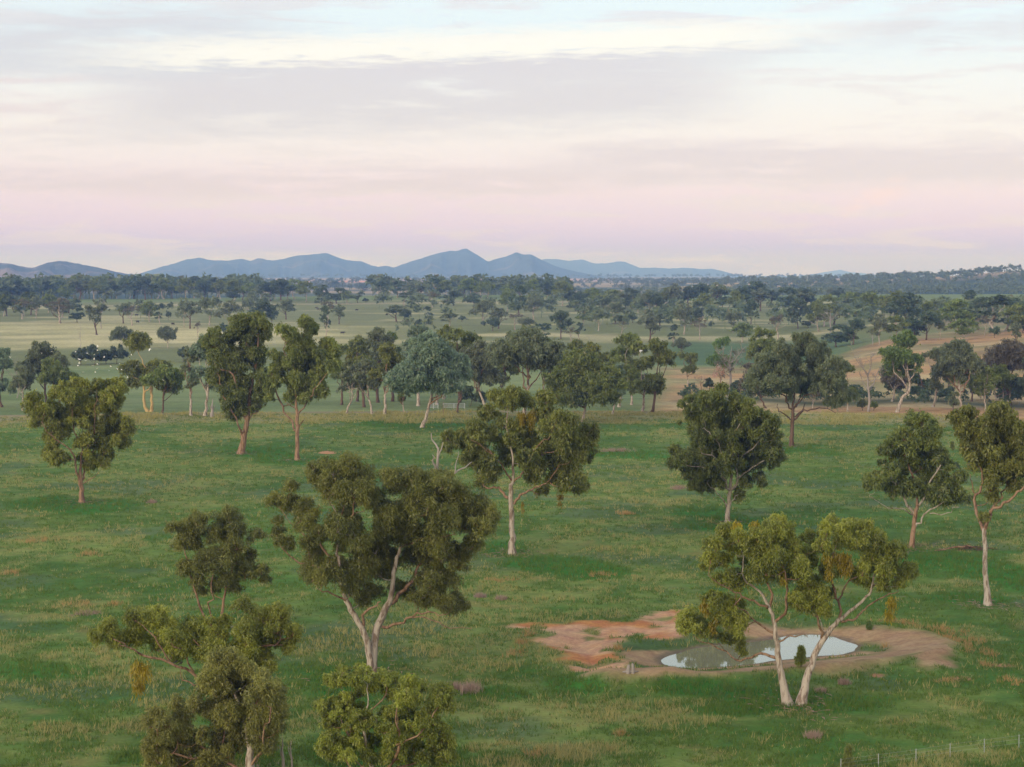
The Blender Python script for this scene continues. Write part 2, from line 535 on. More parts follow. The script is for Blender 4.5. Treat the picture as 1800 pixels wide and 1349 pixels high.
def near_fields(x, y):
    """dryness, lushness and bare earth on the near paddock"""
    lush = patch(x, y, LUSH, 0.4, 5.0, 50)
    dryp = patch(x, y, DRY, 0.7, 5.0, 60)
    n = fbm(x, y, 22, 3, 71) * 0.45 + fbm(x, y, 5.0, 3, 72) * 0.35 + fbm(x, y, 1.5, 2, 73) * 0.2
    dry = sstep(n, 0.44, 0.64) * 0.75
    dry = np.maximum(dry, dryp * (0.45 + 0.55 * sstep(fbm(x, y, 2.2, 3, 74), 0.3, 0.6))) * (1 - 0.92 * lush)
    return dry, lush


def dam_fields(x, y):
    e = (fbm(x, y, 2.6, 4, 41) - 0.5) * 3.4
    sc = sdf(x, y, SCRAPE)
    bare = 1 - sstep(sc + e * 0.6, -0.1, 1.1)
    cr = seg_dist(x, y, CREST)
    wide = 1.25 + 0.6 * sstep(x, CREST[3][0], CREST[6][0])
    bare_c = 1 - sstep((cr + e * 0.8) / wide, 0.7, 2.1)
    cr2 = seg_dist(x, y, RIMSPUR)
    bare_c = np.maximum(bare_c, 1 - sstep(cr2 + e, 0.8, 2.3))
    p = sdf(x, y, POND)
    front = 1 - sstep(y, np.mean([q[1] for q in POND]) - 3.5, np.mean([q[1] for q in POND]) + 0.5)
    mud = 1 - sstep(p + e * 0.35 * (1 - .5 * front), 0.25 + 2.6 * front, 0.8 + 3.0 * front)
    holes = sstep(fbm(x, y, 2.2, 3, 47), 0.6, 0.68)
    return bare * (1 - 0.8 * holes), bare_c, mud, p


def ground_colour(x, y):
    d = np.hypot(x, y); a = np.arctan2(x, y)
    G1, G2, STRAW, LUSHC = mk(.058, .128, .025), mk(.124, .178, .041), mk(.25, .245, .085), mk(.036, .145, .022)
    n1 = fbm(x, y, 10, 4, 21); n2 = fbm(x, y, 2.0, 3, 22)
    C = G1 + (G2 - G1) * sstep(n1 * 0.6 + n2 * 0.4, 0.35, 0.65)[..., None]
    dry, lush = near_fields(x, y)
    C = lerp(C, STRAW, dry * 0.5)
    C = lerp(C, mk(.25, .16, .07), sstep(fbm(x, y, 4.0, 3, 23), 0.68, 0.8) * 0.3 * (1 - lush))
    C = lerp(C, mk(.075, .115, .060), sstep(fbm(x, y, 13.0, 3, 24), 0.56, 0.70) * 0.6 * (1 - lush))
    C = lerp(C, LUSHC, lush * 0.85)
    br = patch(x, y, BARE, 0.3, 2.0, 65)
    C = lerp(C, mk(.36, .19, .10), br * 0.9)
    near = (d > 118) & (d < 240) & (x > PADX[0]) & (x < PADX[1])
    if np.any(near):
        xx, yy = x[near], y[near]
        bare, bc, mud, p = dam_fields(xx, yy)
        Cn = C[near]
        soil = mk(.43, .175, .070) + (mk(.50, .29, .175) - mk(.43, .175, .070)) * sstep(fbm(xx, yy, 3.0, 4, 43), 0.35, 0.65)[..., None]
        path = mk(.28, .170, .095) + (mk(.36, .24, .145) - mk(.28, .170, .095)) * fbm(xx, yy, 2.0, 3, 44)[..., None]
        inner = (1 - sstep(p, 2.0, 7.0))
        Cn = lerp(Cn, mk(.055, .088, .034), inner * 0.6 * (1 - bare))
        Cn = lerp(Cn, soil, bare * 0.95)
        Cn = lerp(Cn, path, bc * 0.95)
        Cn = lerp(Cn, mk(.14, .105, .075) + (path - mk(.14, .105, .075)) * sstep(p, .3, 1.2)[..., None], mud * 0.9)
        C[near] = Cn
    # beyond the paddock edge
    verge = sstep(d + (fbm(x, y, 12, 3, 75) - .5) * 26, 404, 420)
    C = lerp(C, mk(.30, .235, .13) + (mk(.20, .20, .075) - mk(.30, .235, .13)) * fbm(x, y, 6, 3, 76)[..., None], verge * 0.75)
    far = sstep(d + (fbm(x, y, 14, 3, 25) - 0.5) * 14, 432, 440)
    e1 = fbm(x, y, 25, 4, 26); e2 = fbm(x, y, 120, 4, 27)
    e3 = fbm(x * 0.5, y, 30, 5, 28)                                   # streaks across the slope
    crop = mk(.128, .170, .066) + (mk(.190, .225, .098) - mk(.128, .170, .066)) * sstep(e3 * .6 + fbm(x * .12, y, 4, 3, 30) * .4, .35, .65)[..., None]
    F = crop
    edge = (1 - sstep(d + (e1 - 0.5) * 30, 462, 474))
    F = lerp(F, mk(.25, .19, .115), edge * 0.8)
    F = lerp(F, mk(.150, .165, .070), sstep(d + (e1 - .5) * 40, 735, 765))
    straw = mk(.45, .40, .215)
    st = sstep(d + (e2 - .5) * 120, 860, 930) * (1 - sstep(d + (e2 - .5) * 160, 1080, 1190)) * (1 - sstep(a, -0.12, -0.02))
    F = lerp(F, straw, st * (0.45 + 0.55 * sstep(e3, 0.35, 0.6)))
    st2 = sstep(e3 * 0.6 + e2 * 0.4, 0.52, 0.62) * sstep(d, 860, 1000) * (1 - sstep(d, 1540, 1620))
    F = lerp(F, mk(.42, .37, .21), st2 * 0.8)
    gg = sstep(d + (e2 - .5) * 100, 1030, 1160)
    F = lerp(F, mk(.175, .185, .088), gg * (1 - st2 * 0.7) * 0.8)
    F = lerp(F, mk(.15, .195, .080), sstep(d, 1545, 1590) * 0.85)
    line = np.exp(-((d - 1515 - 40 * np.sin(a * 9)) / 16) ** 2) * (1 - sstep(a, 0.06, 0.12))
    F = lerp(F, mk(.34, .29, .18), line * 0.8)
    # brown slope and creek on the eastern side
    rt = sstep(a + (e2 - .5) * 0.02, 0.066, 0.086)
    B = mk(.34, .195, .095) + (mk(.43, .29, .15) - mk(.34, .195, .095)) * e1[..., None]
    B = lerp(B, mk(.42, .35, .19), sstep(e3, 0.5, 0.65) * 0.7)
    B = lerp(B, mk(.17, .17, .075), sstep(e2 * .5 + e1 * .5, 0.5, 0.62) * sstep(d, 540, 590) * 0.75)
    B = lerp(B, mk(.20, .13, .07), sstep(fbm(x * .5, y, 5, 3, 29), .55, .7) * 0.6)
    rz = rt * (1 - sstep(d + (e2 - .5) * 60 - 170 * sstep(a, 0.135, 0.22), 715, 745))
    F = lerp(F, B, rz)
    F = lerp(F, mk(.075, .125, .055), rt * (1 - sstep(a, 0.15, 0.19)) * sstep(d, 720, 745) * (1 - sstep(d, 900, 960)) * 0.9)
    creek = np.exp(-((d - 528 - 10 * np.sin(a * 70)) / 13) ** 2) * sstep(a, 0.075, 0.1)
    F = lerp(F, mk(.040, .065, .035), creek * 0.85)
    tr = sstep(a, 0.2, 0.215) * sstep(d, 900, 960) * (1 - sstep(d, 1080, 1180))
    F = lerp(F, mk(.29, .22, .13), tr * 0.7)
    # valley, hill and plain far off
    v = sstep(d, 1730, 1950)
    p1 = fbm(x, y, 420, 4, 81); p2 = fbm(x, y, 1500, 3, 82)
    wood = mk(.040, .060, .034) + (mk(.10, .115, .055) - mk(.040, .060, .034)) * sstep(p1, 0.42, 0.62)[..., None]
    Vv = lerp(wood, mk(.40, .29, .17), sstep(p1 * 0.5 + fbm(x * 0.5, y, 300, 3, 83) * 0.5, 0.52, 0.6) * 0.8)
    hillc = sstep(a, 0.10, 0.15) * sstep(d, 2900, 3150) * (1 - sstep(d, 4300, 4700))
    Vv = lerp(Vv, mk(.36, .255, .15), hillc * sstep(fbm(x, y, 380, 3, 84), 0.42, 0.52) * 0.9)
    org = np.exp(-((d - 6600 - 500 * np.sin(a * 14)) / 800) ** 2) * np.exp(-((a + 0.045) / 0.085) ** 2)
    Vv = lerp(Vv, mk(.62, .27, .15), np.clip(org * 2.2, 0, 1) * sstep(fbm(x * 0.35, y, 500, 3, 85), 0.33, 0.42))
    org2 = sstep(d, 5200, 5600) * (1 - sstep(d, 8000, 9000)) * sstep(fbm(x * 0.35, y, 420, 3, 86), 0.5, 0.58)
    Vv = lerp(Vv, mk(.40, .27, .17), org2 * 0.85)
    F = lerp(F, Vv, v)
    return lerp(C, F, far), dry, lush


def build_ground():
    rows = [4, 25, 50, 75, 92, 104]
    d = 104.0
    while d < 455: d *= 1.0034; rows.append(d)
    while d < 2000: d *= 1.0082; rows.append(d)
    while d < 70000: d *= 1.034; rows.append(d)
    rows = np.array(rows)
    inner = np.linspace(-0.315, 0.315, 256)
    outer = np.concatenate([np.linspace(-math.pi, -0.315, 24)[:-1], inner, np.linspace(0.315, math.pi, 24)[1:-1]])
    A, D = np.meshgrid(outer, rows)
    X, Y = D * np.sin(A), D * np.cos(A)
    Z = terr(X, Y)
    C, dry, lush = ground_colour(X, Y)
    nr, nc = X.shape
    i, j = np.meshgrid(np.arange(nr - 1), np.arange(nc), indexing='ij')
    k = (j + 1) % nc
    Q = np.stack([i * nc + j, i * nc + k, (i + 1) * nc + k, (i + 1) * nc + j], -1).reshape(-1, 4)
    V = np.stack([X, Y, Z], -1).reshape(-1, 3)
    V = np.vstack([V, [[0, 0, 0]]])
    cap = np.array([[len(V) - 1, (b + 1) % nc, b] for b in range(nc)])
    m, b, p, o = new_mat('grass_and_earth')
    me = np_mesh('ground', V, [Q, cap], m, smooth=True)
    at_ = me.color_attributes.new('cover', 'FLOAT_COLOR', 'POINT')
    cc = np.ones((len(V), 4), np.float32)
    cc[:-1, :3] = C.reshape(-1, 3); cc[-1, :3] = C.reshape(-1, 3)[0]
    at_.data.foreach_set('color', cc.ravel())
    vc = b.n('ShaderNodeVertexColor', layer_name='cover').outputs[0]
    pos = b.n('ShaderNodeNewGeometry').outputs['Position']
    f1 = b.noise(pos, 2.6, 4.0, 0.65)
    f2 = b.noise(pos, 0.55, 4.0, 0.6)
    f3 = b.noise(pos, 0.035, 4.0, 0.6)
    k1 = b.m('ADD', b.m('MULTIPLY', b.m('SUBTRACT', f1, 0.5), 0.9), b.m('ADD', b.m('MULTIPLY', b.m('SUBTRACT', f2, 0.5), 0.8), b.m('MULTIPLY', b.m('SUBTRACT', f3, 0.5), 0.5)))
    val = b.m('ADD', 1.0, k1)
    hs = b.n('ShaderNodeHueSaturation'); b.put(hs.inputs['Color'], vc); b.put(hs.inputs['Value'], val)
    b.put(hs.inputs['Hue'], b.m('ADD', 0.5, b.m('MULTIPLY', b.m('SUBTRACT', f2, 0.5), 0.06)))
    b.put(p.inputs['Base Color'], hs.outputs[0])
    p.inputs['Roughness'].default_value = 0.95
    p.inputs['Specular IOR Level'].default_value = 0.05
    bp = b.n('ShaderNodeBump'); bp.inputs['Strength'].default_value = 0.6; bp.inputs['Distance'].default_value = 0.18
    b.put(bp.inputs['Height'], b.m('ADD', f1, f2)); b.put(p.inputs['Normal'], bp.outputs[0])
    return tag(link(bpy.data.objects.new('ground', me)), 'green grazing land with dry patches, rolling away to blue hills', None, None, 'structure')


build_ground()

# the farm dam's water: a sheet that meets the bowl of the ground at its shore
pc = np.mean(np.array(POND), axis=0)
ring = np.array([pc + (np.array(q) - pc) * 1.22 for q in POND])
Vp = np.vstack([[*pc, WATER_Z], np.column_stack([ring, np.full(len(ring), WATER_Z)])])
Fp = np.array([[0, 1 + (i + 1) % len(ring), 1 + i] for i in range(len(ring))])
m, b, p, o = new_mat('pond_water')
p.inputs['Base Color'].default_value = (0.21, 0.205, 0.125, 1)
p.inputs['Roughness'].default_value = 0.015
p.inputs['IOR'].default_value = 1.45
p.inputs['Specular IOR Level'].default_value = 0.9
nz = b.noise(b.n('ShaderNodeTexCoord').outputs['Object'], 1.3, 3.0, 0.5)
bp = b.n('ShaderNodeBump'); bp.inputs['Strength'].default_value = 0.05; bp.inputs['Distance'].default_value = 0.02
b.put(bp.inputs['Height'], nz); b.put(p.inputs['Normal'], bp.outputs[0])
if Vp[Fp[0]][:, :2].shape and np.cross(Vp[Fp[0, 1], :2] - Vp[0, :2], Vp[Fp[0, 2], :2] - Vp[0, :2]) < 0:
    Fp = Fp[:, ::-1]
water = mesh_obj('water', Vp, Fp, m)
tag(water, 'still murky water of the small farm dam', None, None, 'structure')


# ------------------------------------------------------------------ hills on the horizon
def hill_mat(name, wood, clear, thr, scale):
    m, b, p, o = new_mat(name)
    pos = b.n('ShaderNodeNewGeometry').outputs['Position']
    n1 = b.noise(pos, scale, 5.0, 0.62, 0.3)
    n2 = b.noise(pos, scale * 9, 4.0, 0.65)
    col = b.mix(n2, tuple(c * 0.3 for c in wood), tuple(c * 2.0 for c in wood))
    zz = b.n('ShaderNodeSeparateXYZ'); b.put(zz.inputs[0], pos)
    low = b.m('SUBTRACT', 1.0, b.ss(zz.outputs[2], 50.0, 150.0))
    f = b.m('MULTIPLY', b.ss(n1, thr, thr + 0.07), b.m('ADD', 0.06, b.m('MULTIPLY', low, 0.5)))
    col = b.mix(f, col, clear)
    b.put(p.inputs['Base Color'], col); p.inputs['Roughness'].default_value = 1.0
    p.inputs['Specular IOR Level'].default_value = 0.0
    bp = b.n('ShaderNodeBump'); bp.inputs['Strength'].default_value = 0.9; bp.inputs['Distance'].default_value = 30.0
    b.put(bp.inputs['Height'], n2); b.put(p.inputs['Normal'], bp.outputs[0])
    return m


def hill_range(name, label, sil, D, halfw, mat, seed, spur=0.42):
    sil = np.array(sil, float)
    px = np.arange(sil[0, 0], sil[-1, 0] + 0.1, 2.5)
    py = np.interp(px, sil[:, 0], sil[:, 1])
    ker = np.array([.25, .5, .25]); py = np.convolve(np.pad(py, 1, 'edge'), ker, 'valid')
    hgt = (485.0 - py) * D / FPX + CAM_H
    hgt = hgt + (fbm(px, px * 0, 7.0, 3, seed) - 0.5) * 5.0 * D / 11000
    n = 34
    t = np.linspace(-1, 1, n)
    V = []
    hm = max(hgt) - 20
    for k, tk in enumerate(t):
        dd = D + tk * halfw
        xx = (px - 900) / FPX * dd
        base = np.full(len(px), 12.0)
        sp = fbm(px, np.full(len(px), abs(tk) * 3.0 + (tk > 0) * 40), 55.0, 4, seed + 3)
        f = np.clip(1 - abs(tk) * (1.0 + spur * (sp - 0.5) * 4 * min(1, abs(tk) * 3)), 0, 1)
        f = f ** 1.15 * min(1.0, (1 - abs(tk)) * 3.5)
        rel = fbm(px, np.full(len(px), tk * 60.0 + 500), 26.0, 4, seed + 9) - 0.5
        z = base + (hgt - base) * f * (1 + 0.55 * rel * (1 if tk < 0 else 0.4) * sstep(np.array(abs(tk)), 0.0, 0.25))
        V.append(np.stack([xx, np.full(len(px), dd), z], -1))
    V = np.array(V)
    nr, nc = V.shape[:2]
    i, j = np.meshgrid(np.arange(nr - 1), np.arange(nc - 1), indexing='ij')
    Q = np.stack([i * nc + j, i * nc + j + 1, (i + 1) * nc + j + 1, (i + 1) * nc + j], -1).reshape(-1, 4)
    ob = mesh_obj(name, V.reshape(-1, 3), Q, mat, None, True)
    tag(ob, label, None, None, 'structure')
    return ob


hm1 = hill_mat('hill_near', (0.060, 0.062, 0.045), (0.30, 0.20, 0.14), 0.50, 0.0022)
hm2 = hill_mat('hill_far', (0.050, 0.060, 0.046), (0.22, 0.17, 0.12), 0.56, 0.0016)
hill_range('hill', 'low purple brown hill at the end of the skyline with sparse trees',
           [(-260, 478), (-180, 468), (-90, 470), (-40, 463), (0, 461), (20, 463), (50, 470), (62, 470), (85, 461), (108, 458), (118, 459), (150, 465), (190, 474), (225, 482), (262, 488), (300, 490)],
           6800, 900, hm1, 101)
hill_range('mountain_range', 'blue mountain range with a long rounded ridge and one sharp pointed peak',
           [(190, 490), (225, 486), (250, 480), (280, 470), (310, 462), (330, 455), (350, 452), (375, 457), (400, 458), (425, 454), (440, 458), (455, 453), (480, 458), (500, 454),
            (520, 449), (545, 447), (575, 444), (600, 454), (620, 458), (635, 458), (655, 467), (665, 469), (680, 467), (692, 470), (720, 460), (760, 447), (790, 440), (804, 440),
            (819, 435), (835, 445), (858, 459), (870, 455), (890, 450), (908, 442), (920, 447), (935, 447), (950, 455), (970, 465), (990, 472), (1020, 479), (1060, 486), (1090, 490)],
           11500, 1900, hm2, 202)
hill_range('mountain_range', 'fainter blue hills beyond the pointed peak, sinking into the plain',
           [(900, 480), (930, 468), (955, 455), (980, 455), (1000, 458), (1022, 455), (1040, 461), (1050, 463), (1070, 462), (1085, 459), (1096, 459), (1110, 465), (1125, 471),
            (1150, 470), (1180, 472), (1200, 470), (1230, 473), (1250, 472), (1270, 477), (1300, 485), (1330, 490)],
           16000, 1800, hm2, 303)
hill_range('hill', 'tiny pale blue hill far beyond the radio mast',
           [(1380, 489), (1420, 483), (1440, 480), (1475, 474), (1490, 478), (1520, 481), (1545, 486), (1590, 490)],
           22000, 1500, hm2, 404)

# ------------------------------------------------------------------ the evening air
HAZE_DENSITY = 1.25e-4
g = Geo()
g.box((0, 2500, 117), (46000, 43000, 246))
hz, hb, hp, ho = new_mat('haze')
hz.node_tree.nodes.remove(hp)
pv = hb.n('ShaderNodeVolumePrincipled')
pv.inputs['Color'].default_value = (0.25, 0.45, 1.0, 1)
pv.inputs['Absorption Color'].default_value = (1, 1, 1, 1)
pv.inputs['Density'].default_value = HAZE_DENSITY
pv.inputs['Anisotropy'].default_value = 0.0
hz.node_tree.links.new(pv.outputs[0], ho.inputs['Volume'])
haze = g.build('haze', hz)
tag(haze, 'thin blue evening haze over the whole valley', None, None, 'stuff')


# ------------------------------------------------------------------ tree builder
def smooth_line(P, R, rng, k=3, wob=0.05):
    """a limb given by a few joints, drawn as a slightly crooked curve"""
    P = np.asarray(P, float); R = np.asarray(R, float)
    n = len(P)
    if n == 2:
        P = np.array([P[0], (P[0] + P[1]) / 2, P[1]]); R = np.array([R[0], R.mean(), R[1]]); n = 3
    t = np.arange(n); ts = np.linspace(0, n - 1, (n - 1) * k + 1)
    out = np.empty((len(ts), 3))
    M = np.gradient(P, axis=0)
    i = np.minimum(ts.astype(int), n - 2); u = (ts - i)[:, None]
    out = ((2 * u**3 - 3 * u**2 + 1) * P[i] + (u**3 - 2 * u**2 + u) * M[i] + (-2 * u**3 + 3 * u**2) * P[i + 1] + (u**3 - u**2) * M[i + 1])
    L = np.linalg.norm(np.diff(P, axis=0), axis=1).mean()
    j = rng.normal(0, wob * L, out.shape); j[0] = 0; j[-1] = 0; j[::k] *= 0.3
    return out + j, np.interp(ts, t, R)


def leaves(rng, C, R, npp, L, W, quad, up=0.25, droop=0.9, squash=0.9):
    """leaf blades round the centres C (n,3) with radii R (n,): npp per unit of R squared"""
    cnt = np.maximum(6, (npp * R * R).astype(int))
    idx = np.repeat(np.arange(len(C)), cnt); n = len(idx)
    d = rng.normal(size=(n, 3)); d /= np.linalg.norm(d, axis=1, keepdims=True)
    low = (d[:, 2] < -0.25) & (rng.random(n) < 0.55)
    d[low, 2] *= -rng.uniform(0.0, 1.0, low.sum())
    d[:, 2] += up * 0.3
    rr = R[idx] * (0.1 + 0.95 * rng.beta(2.4, 1.5, n) + 0.35 * (rng.random(n) < 0.08))
    P = C[idx] + d * rr[:, None] * np.array([1, 1, squash])
    P[:, 2] -= rng.random(n) ** 2.2 * 0.8 * R[idx]
    a = d * 0.55 + rng.normal(0, 0.42, (n, 3)); a[:, 2] -= droop * (0.4 + 0.8 * rng.random(n))
    a /= np.linalg.norm(a, axis=1, keepdims=True)
    wv = np.cross(a, rng.normal(size=(n, 3))); wv /= np.linalg.norm(wv, axis=1, keepdims=True) + 1e-9
    s = rng.uniform(0.65, 1.25, n)[:, None]
    A, B = a * s * L / 2, wv * s * W / 2
    if quad:
        V = np.stack([P - A, P + B - A * 0.1, P + A, P - B - A * 0.1], 1).reshape(-1, 3)
        return V, np.arange(4 * n).reshape(-1, 4)
    V = np.stack([P - A - B, P - A + B, P + A], 1).reshape(-1, 3)
    return V, np.arange(3 * n).reshape(-1, 3)


def grow(seed, limbs, lobes, lobe_r, leaf=('green', 0.36, 0.12, True, 420), bark=('pale', 'red'), parts=True,
         sides=(9, 6, 4), mistle=(), trunks=1, twig=True, sub=9, bough=True, leaf_frac=1.0, origin=None):
    """limbs: list of (P (n,3), R (n,)); the first ones are the trunks. lobes (n,3), lobe_r (n,3).
    Returns a list of (part name, mesh)"""
    rng = np.random.default_rng(seed)
    lines, mats = [], []
    geos = []
    sk_p, sk_r, sk_l, sk_h = [], [], [], []
    def add_line(P, R, gi, ns, k=3, wob=0.05, cap=True):
        p, r = smooth_line(P, R, rng, k, wob)
        geos[gi].tube(p, r, ns, cap)
        sk_p.append(p); sk_r.append(r); sk_l.append(np.full(len(p), gi)); sk_h.append(np.linspace(0, 1, len(p)))
    for li, (P, R) in enumerate(limbs):
        geos.append(Geo())
        R = np.array(R, float)
        if li < trunks:
            p, r = smooth_line(P, R, rng, 4, 0.025)
            flare = np.exp(-(p[:, 2] - p[0, 2]) / (1.6 * r[0] + 1e-6)) * 0.4
            p = np.vstack([p[0] - [0, 0, 0.35], p]); r = np.concatenate([[r[0] * 1.75], r * (1 + flare)])
            geos[li].tube(p, r, sides[0])
            sk_p.append(p); sk_r.append(r); sk_l.append(np.full(len(p), li)); sk_h.append(np.linspace(0, 1, len(p)))
        else:
            add_line(P, R, li, sides[1], 3, 0.07)
    lobes = np.asarray(lobes, float); lobe_r = np.asarray(lobe_r, float)
    subC, subR = [], []
    if len(lobes):
        allp = np.concatenate(sk_p)
        d0 = np.min(np.linalg.norm(lobes[:, None] - allp[None], axis=2), axis=1)
        for li in np.argsort(d0):
            c, R3 = lobes[li], lobe_r[li]
            rm = float(R3.mean())
            allp = np.concatenate(sk_p); allr = np.concatenate(sk_r); alll = np.concatenate(sk_l)
            dv = c - allp
            dist = np.linalg.norm(dv, axis=1)
            cost = dist + 1.2 * np.maximum(0, -dv[:, 2]) + 0.25 * np.maximum(0, np.hypot(dv[:, 0], dv[:, 1]) - dv[:, 2] * 1.5) + np.where(allr > 0.22, 0.8, 0)
            k = int(np.argmin(cost))
            a = allp[k]; L = dist[k]
            if bough and L > 0.15:
                tip = c - np.array([0, 0, 0.25 * R3[2]])
                mid = a + (tip - a) * 0.5 + np.array([0, 0, -0.06 * L]) + rng.normal(0, 0.07 * L, 3)
                r0 = min(allr[k] * 0.7, 0.018 + 0.014 * L + 0.02 * rm)
                add_line([a, mid, tip], [r0, r0 * 0.7, max(0.012, r0 * 0.35)], int(alll[k]), sides[2], 2, 0.04)
            dirs = rng.normal(size=(sub, 3)); dirs /= np.linalg.norm(dirs, axis=1, keepdims=True)
            dirs[:, 2] = np.where(dirs[:, 2] < -0.55, -dirs[:, 2], dirs[:, 2])
            cs = c + dirs * R3 * rng.uniform(0.35, 0.80, (sub, 1))
            rs = rm * rng.uniform(0.34, 0.58, sub)
            subC.append(cs); subR.append(rs)
            if twig:
                base = c - np.array([0, 0, 0.25 * R3[2]])
                for q in cs[:max(2, sub // 2)]:
                    geos[int(alll[k])].tube([base, (base + q) / 2 + rng.normal(0, 0.08 * rm, 3), q], [0.022 + .008 * rm, 0.016, 0.008], 3, False)
    out = []
    for gi, gg in enumerate(geos):
        if gi < trunks: out.append(('trunk', gg, BARK[bark[0]]))
        else: out.append(('limb', gg, BARK[bark[1]]))
    if not parts and len(out) > 1:
        main = out[0][1]
        for nm, gg, mt in out[1:]:
            base = main.n
            main.V += gg.V; main.Q += [q + base for q in gg.Q]; main.T += [t + base for t in gg.T]; main.n += gg.n
        out = out[:1]
    res = []
    for nm, gg, mt in out:
        F = ([np.concatenate(gg.Q)] if gg.Q else []) + ([np.concatenate(gg.T)] if gg.T else [])
        res.append((nm, np_mesh(nm, np.concatenate(gg.V), F, mt, True)))
    if len(subC):
        sC, sR = np.concatenate(subC), np.concatenate(subR)
        V, F = leaves(rng, sC, sR, leaf[4] * leaf_frac * 0.42, leaf[1], leaf[2], leaf[3])
        res.append(('crown', np_mesh('crown', V, F, LEAF[leaf[0]])))
    for c, R3 in mistle:
        n = 7
        t = rng.random((n, 3)) - 0.5
        cs = np.asarray(c) + t * np.asarray(R3) * np.array([1.2, 1.0, 1.5]); cs[:, 0] = c[0] + (cs[:, 0] - c[0]) * np.clip(0.35 + (cs[:, 2] - c[2] + R3[2]) / (2 * R3[2]), 0.3, 1)
        V, F = leaves(rng, cs, np.full(n, float(np.mean(R3[:2])) * 0.75), 520, 0.30, 0.075, True, 0.0, 2.2, 1.3)
        res.append(('mistletoe', np_mesh('mistletoe', V, F, LEAF['mistle'])))
    return res


def place(name, loc, meshes, label, cat='tree', group=None, rz=0.0, scale=1.0):
    r = empty(name, loc)
    r.rotation_euler.z = rz
    r.scale = (scale,) * 3 if not isinstance(scale, (tuple, list)) else scale
    for nm, me in meshes:
        link(bpy.data.objects.new(nm, me), r)
    return tag(r, label, cat, group)


# ------------------------------------------------------------------ the big trees, drawn limb by limb
def hero(seed, off, s, base, limbs, lobes, label, leaf, bark, trunks=1, mistle=(), depth=0.85, copies=3, name='eucalyptus_tree', group='eucalypts on the near paddock', zbase=None, rscale=1.13, cat='tree', fill=0.9):
    """off, s: corner and enlargement of the study the joints were read from"""
    rng = np.random.default_rng(seed * 13 + 5)
    bx, by = off[0] + base[0] / s, off[1] + base[1] / s
    b = flat(bx, by, 0.0)
    b[2] = terr1(b[0], b[1]) if zbase is None else zbase
    Y0 = b[1]
    m = Y0 / FPX / s                                             # metres per study pixel
    def W(x, y, dy=0.0):
        p = at(off[0] + x / s, off[1] + y / s, Y0 + dy)
        return p - b
    lob = np.array([(x, y, rx, ry) for x, y, rx, ry in lobes], float)
    x0, x1 = lob[:, 0].min(), lob[:, 0].max()
    hw = (x1 - x0) / 2 * m; xc = (x0 + x1) / 2
    Dm = lambda x: depth * hw * math.sqrt(max(0.06, 1 - ((x - xc) * m / (hw * 1.08)) ** 2))
    L3 = []; sk2, skd = [], []
    for i, P in enumerate(limbs):
        if i == 0 or not sk2: d0 = 0.0
        else:
            A = np.concatenate(sk2); dd = np.concatenate(skd)
            d0 = dd[np.argmin(np.hypot(A[:, 0] - P[0][0], A[:, 1] - P[0][1]))]
        tr = i < trunks
        if tr: d0 = 0.0
        seg = np.concatenate([[0], np.cumsum([math.hypot(P[k + 1][0] - P[k][0], P[k + 1][1] - P[k][1]) for k in range(len(P) - 1)])]) * m
        sl = rng.uniform(-0.12, 0.12) if tr else rng.choice([-1, 1]) * rng.uniform(0.25, 0.75)
        if not tr and rng.random() < 0.45: sl = -abs(sl)
        dep = d0 + sl * seg
        dep = np.clip(dep, -0.7 * hw * depth, 0.7 * hw * depth)
        L3.append((np.array([W(p[0], p[1], d) for p, d in zip(P, dep)]), np.array([p[2] * m * 0.88 for p in P])))
        xs = np.array([(p[0], p[1]) for p in P], float)
        ti = np.linspace(0, len(P) - 1, 5 * len(P))
        sk2.append(np.stack([np.interp(ti, range(len(P)), xs[:, 0]), np.interp(ti, range(len(P)), xs[:, 1])], 1))
        skd.append(np.interp(ti, range(len(P)), dep))
    A = np.concatenate(sk2); dd = np.concatenate(skd)
    C, R = [], []
    for x, y, rx, ry in lobes:
        D = Dm(x)
        k = np.argmin(np.hypot(A[:, 0] - x, A[:, 1] - y) + 0.6 * np.maximum(0, A[:, 1] * 0 + y - A[:, 1]))
        for c in range(copies):
            if c == 0: dy = np.clip(dd[k] + (abs(rng.normal(0, 0.4 * D)) if rng.random() < 0.72 else -abs(rng.normal(0, 0.3 * D))), -D, D)
            else: dy = rng.uniform(-0.45, 1) * D
            jx, jy = (0, 0) if c == 0 else (rng.normal(0, 0.35 * rx), rng.normal(0, 0.3 * ry))
            if c and (x + jx < x0 or x + jx > x1): jx = 0
            C.append(W(x + jx, y + jy, dy))
            q = rscale * (1.0 if c == 0 else rng.uniform(0.75, 0.95))
            R.append((rx * m * q * 1.12, (rx + ry) / 2 * m * q * 1.2, max(ry * 1.25, rx * 0.98) * m * q))
    nl_ = len(lobes)
    for q_ in range(int(nl_ * fill)):
        a_, c_ = rng.integers(nl_), rng.integers(nl_)
        if math.hypot(lobes[a_][0] - lobes[c_][0], lobes[a_][1] - lobes[c_][1]) * m > 1.05 * hw: continue
        t_ = rng.uniform(.3, .7)
        x, y = lobes[a_][0] * t_ + lobes[c_][0] * (1 - t_), lobes[a_][1] * t_ + lobes[c_][1] * (1 - t_)
        C.append(W(x, y, rng.uniform(0.1, 1.0) * Dm(x))); rr_ = (lobes[a_][2] + lobes[a_][3]) / 2 * m
        R.append((rr_ * 1.1, rr_ * 1.1, rr_ * 1.1))
    MI = [(W(x, y, -0.3 * Dm(x)), (rx * m, rx * m, ry * m)) for x, y, rx, ry in mistle]
    ms = grow(seed, L3, C, R, leaf, bark, True, mistle=MI, trunks=trunks)
    return place(name, b, ms, label, cat, group)


